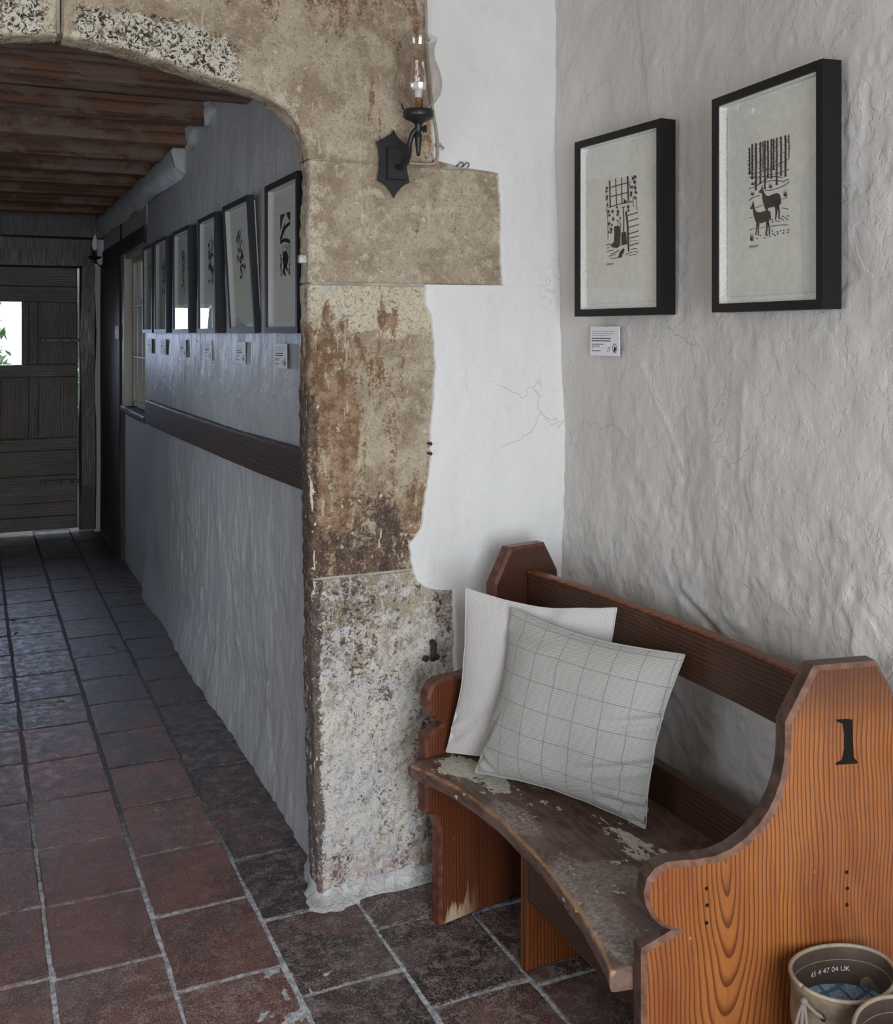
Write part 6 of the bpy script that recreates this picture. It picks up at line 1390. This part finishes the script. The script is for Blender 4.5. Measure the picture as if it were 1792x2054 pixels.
# ================================================================== BOOTS
def boot(P, rz, label, seed):
    """toe points along local +x; P = centre of the opening projected to the floor"""
    r = empty('tall_boot', (P[0], P[1], 0), rz, label, 'boot', 'pair of tall leather boots')
    H = .460
    # rings: (z, cx, rx, ry)
    R = [(.022, .075, .150, .046), (.045, .076, .150, .050), (.070, .066, .138, .049), (.095, .040, .108, .047), (.125, .012, .080, .047), (.16, 0, .068, .049), (.21, -.004, .068, .052), (.27, -.004, .076, .060), (.33, -.002, .084, .068), (.38, 0, .090, .073), (.42, 0, .094, .077), (.430, 0, .097, .070), (.445, 0, .099, .070), (H - .004, 0, .101, .070), (H, 0, .0995, .0685)]
    R = [k if k[0] < .2 else (k[0] if k[0] > .425 else k[0] * .95, k[1], k[2], min(k[3], .069)) for k in R]
    n = 64
    A = np.linspace(0, 2 * np.pi, n, endpoint=False)
    def ring(z, c, rx, ry, wv=0.0):
        x = c + rx * np.cos(A); y = ry * np.sin(A) * (1 if z > .1 else (1 - .15 * np.cos(A) * 0))
        zz = z + wv * np.cos(A + .6) * np.ones(n) + .35 * wv * np.sin(2 * A + seed)
        return np.stack([x, y, zz], 1)
    rr = [ring(*k, wv=.007 * float(sstep(.30, H, k[0]))) for k in R]
    P3 = np.array(rr).transpose(1, 0, 2)
    ph = (fbm(A[:, None] * 2 + 0 * P3[..., 2], P3[..., 2] * 9, seed, 3) - .5) * .010
    ph *= sstep(.44, .40, P3[..., 2])
    P3[..., 0] += ph * np.cos(A)[:, None]; P3[..., 1] += ph * np.sin(A)[:, None]
    grid_mesh('boot_leg', P3, M['leather'], r, closed_u=True)
    # inner leather facing
    I = [(H, 0, .0985, .0675), (H - .010, 0, .0965, .0655), (H - .035, 0, .0950, .0640), (H - .075, 0, .0925, .0620)]
    Pi = np.array([ring(*k, wv=.007) for k in I]).transpose(1, 0, 2)
    fac = grid_mesh('facing', Pi, M['leather_dark'], r, closed_u=True)
    # bound rim
    rim = ring(H + .0005, 0, .0990, .0680, wv=.007)
    tube('binding', [tuple(p) for p in rim] + [tuple(rim[0])], .0034, M['leather_rim'], r, 8)
    # textile lining sagging into the leg
    ks_ = [1.0, .85, .6, .35, .1]
    Pl = []
    for k in ks_:
        q = ring(H - .062 - .014 * (1 - k) + .0, 0,   .0935 * k, .0628 * k, wv=.007 * k); Pl.append(q)
    Pl = np.array(Pl).transpose(1, 0, 2)
    Pl[..., 2] += .010 * fbm(Pl[..., 0] * 30, Pl[..., 1] * 30, seed + 3, 3) - .005
    grid_mesh('lining', Pl, M['knit'], r, closed_u=True)
    # sole and foxing
    so = ring(.022, .075, .154, .050); P5 = np.array([ring(0.0, .075, .150, .046), ring(.004, .075, .154, .050), so, ring(.030, .075, .1515, .0475)]).transpose(1, 0, 2)
    grid_mesh('sole', P5, M['sole'], r, closed_u=True)
    # stitching seam around the facing
    st = ring(H - .022, 0, .0955, .0645, wv=.007)
    tube('stitching', [tuple(p) for p in st] + [tuple(st[0])], .0007, M['leather_rim'], fac, 4)
    return r, H
b1, H = boot((1.2935, 1.3005), math.radians(188), 'tall leather boot against the pew end, the one whose whole rim shows', 2)
b2, H = boot((1.272, 1.150), math.radians(196), 'tall leather boot in front of the other, cut off by the frame corner', 5)
for b in (b1, b2):
    # eyelet and knotted laces at the toe side of the rim
    
    kt = Vector((.108, .010, H - .006))
    e = lathe('eyelet', [(.0025, -.001), (.0052, -.001), (.0055, .0012), (.0025, .0014)], M['iron'], b, 14); e.rotation_euler = (0, math.pi / 2, 0); e.location = (.096, .036, H - .022)
    lc = tube('lace', spline([(.094, .036, H - .022), (.103, .028, H - .016), tuple(kt)], 5), .0032, M['lace'], b, 8)
    bm = bmesh.new(); bmesh.ops.create_icosphere(bm, subdivisions=2, radius=.0062); bm.transform(Matrix.Translation(kt)); obj_bm('knot', bm, M['lace'], lc, True)
    for dx, dy, L in ((.016, -.012, .16), (.012, .004, .17), (.006, .018, .15)):
        p = spline([tuple(kt), (kt.x + dx * .6, kt.y + dy * .4, kt.z - .025), (kt.x + dx, kt.y + dy, kt.z - .08), (kt.x + dx * .9, kt.y + dy * 1.3, kt.z - L)], 6)
        tube('lace', p, .0027, M['lace'], b, 8)
# faint size stamp inside the near rim
st = text('size_stamp', '45 4 47 04 UK', .0120, M['card'], b1, (0, 0, 0), (0, 0, 0), 0.0, 'CENTER')
for v in st.data.vertices:            # wrapped around the inside of the leg
    a = v.co.x / .080 + .42; z = v.co.y
    v.co = (-.0925 * math.sin(a), -.0622 * math.cos(a), H - .042 + z)
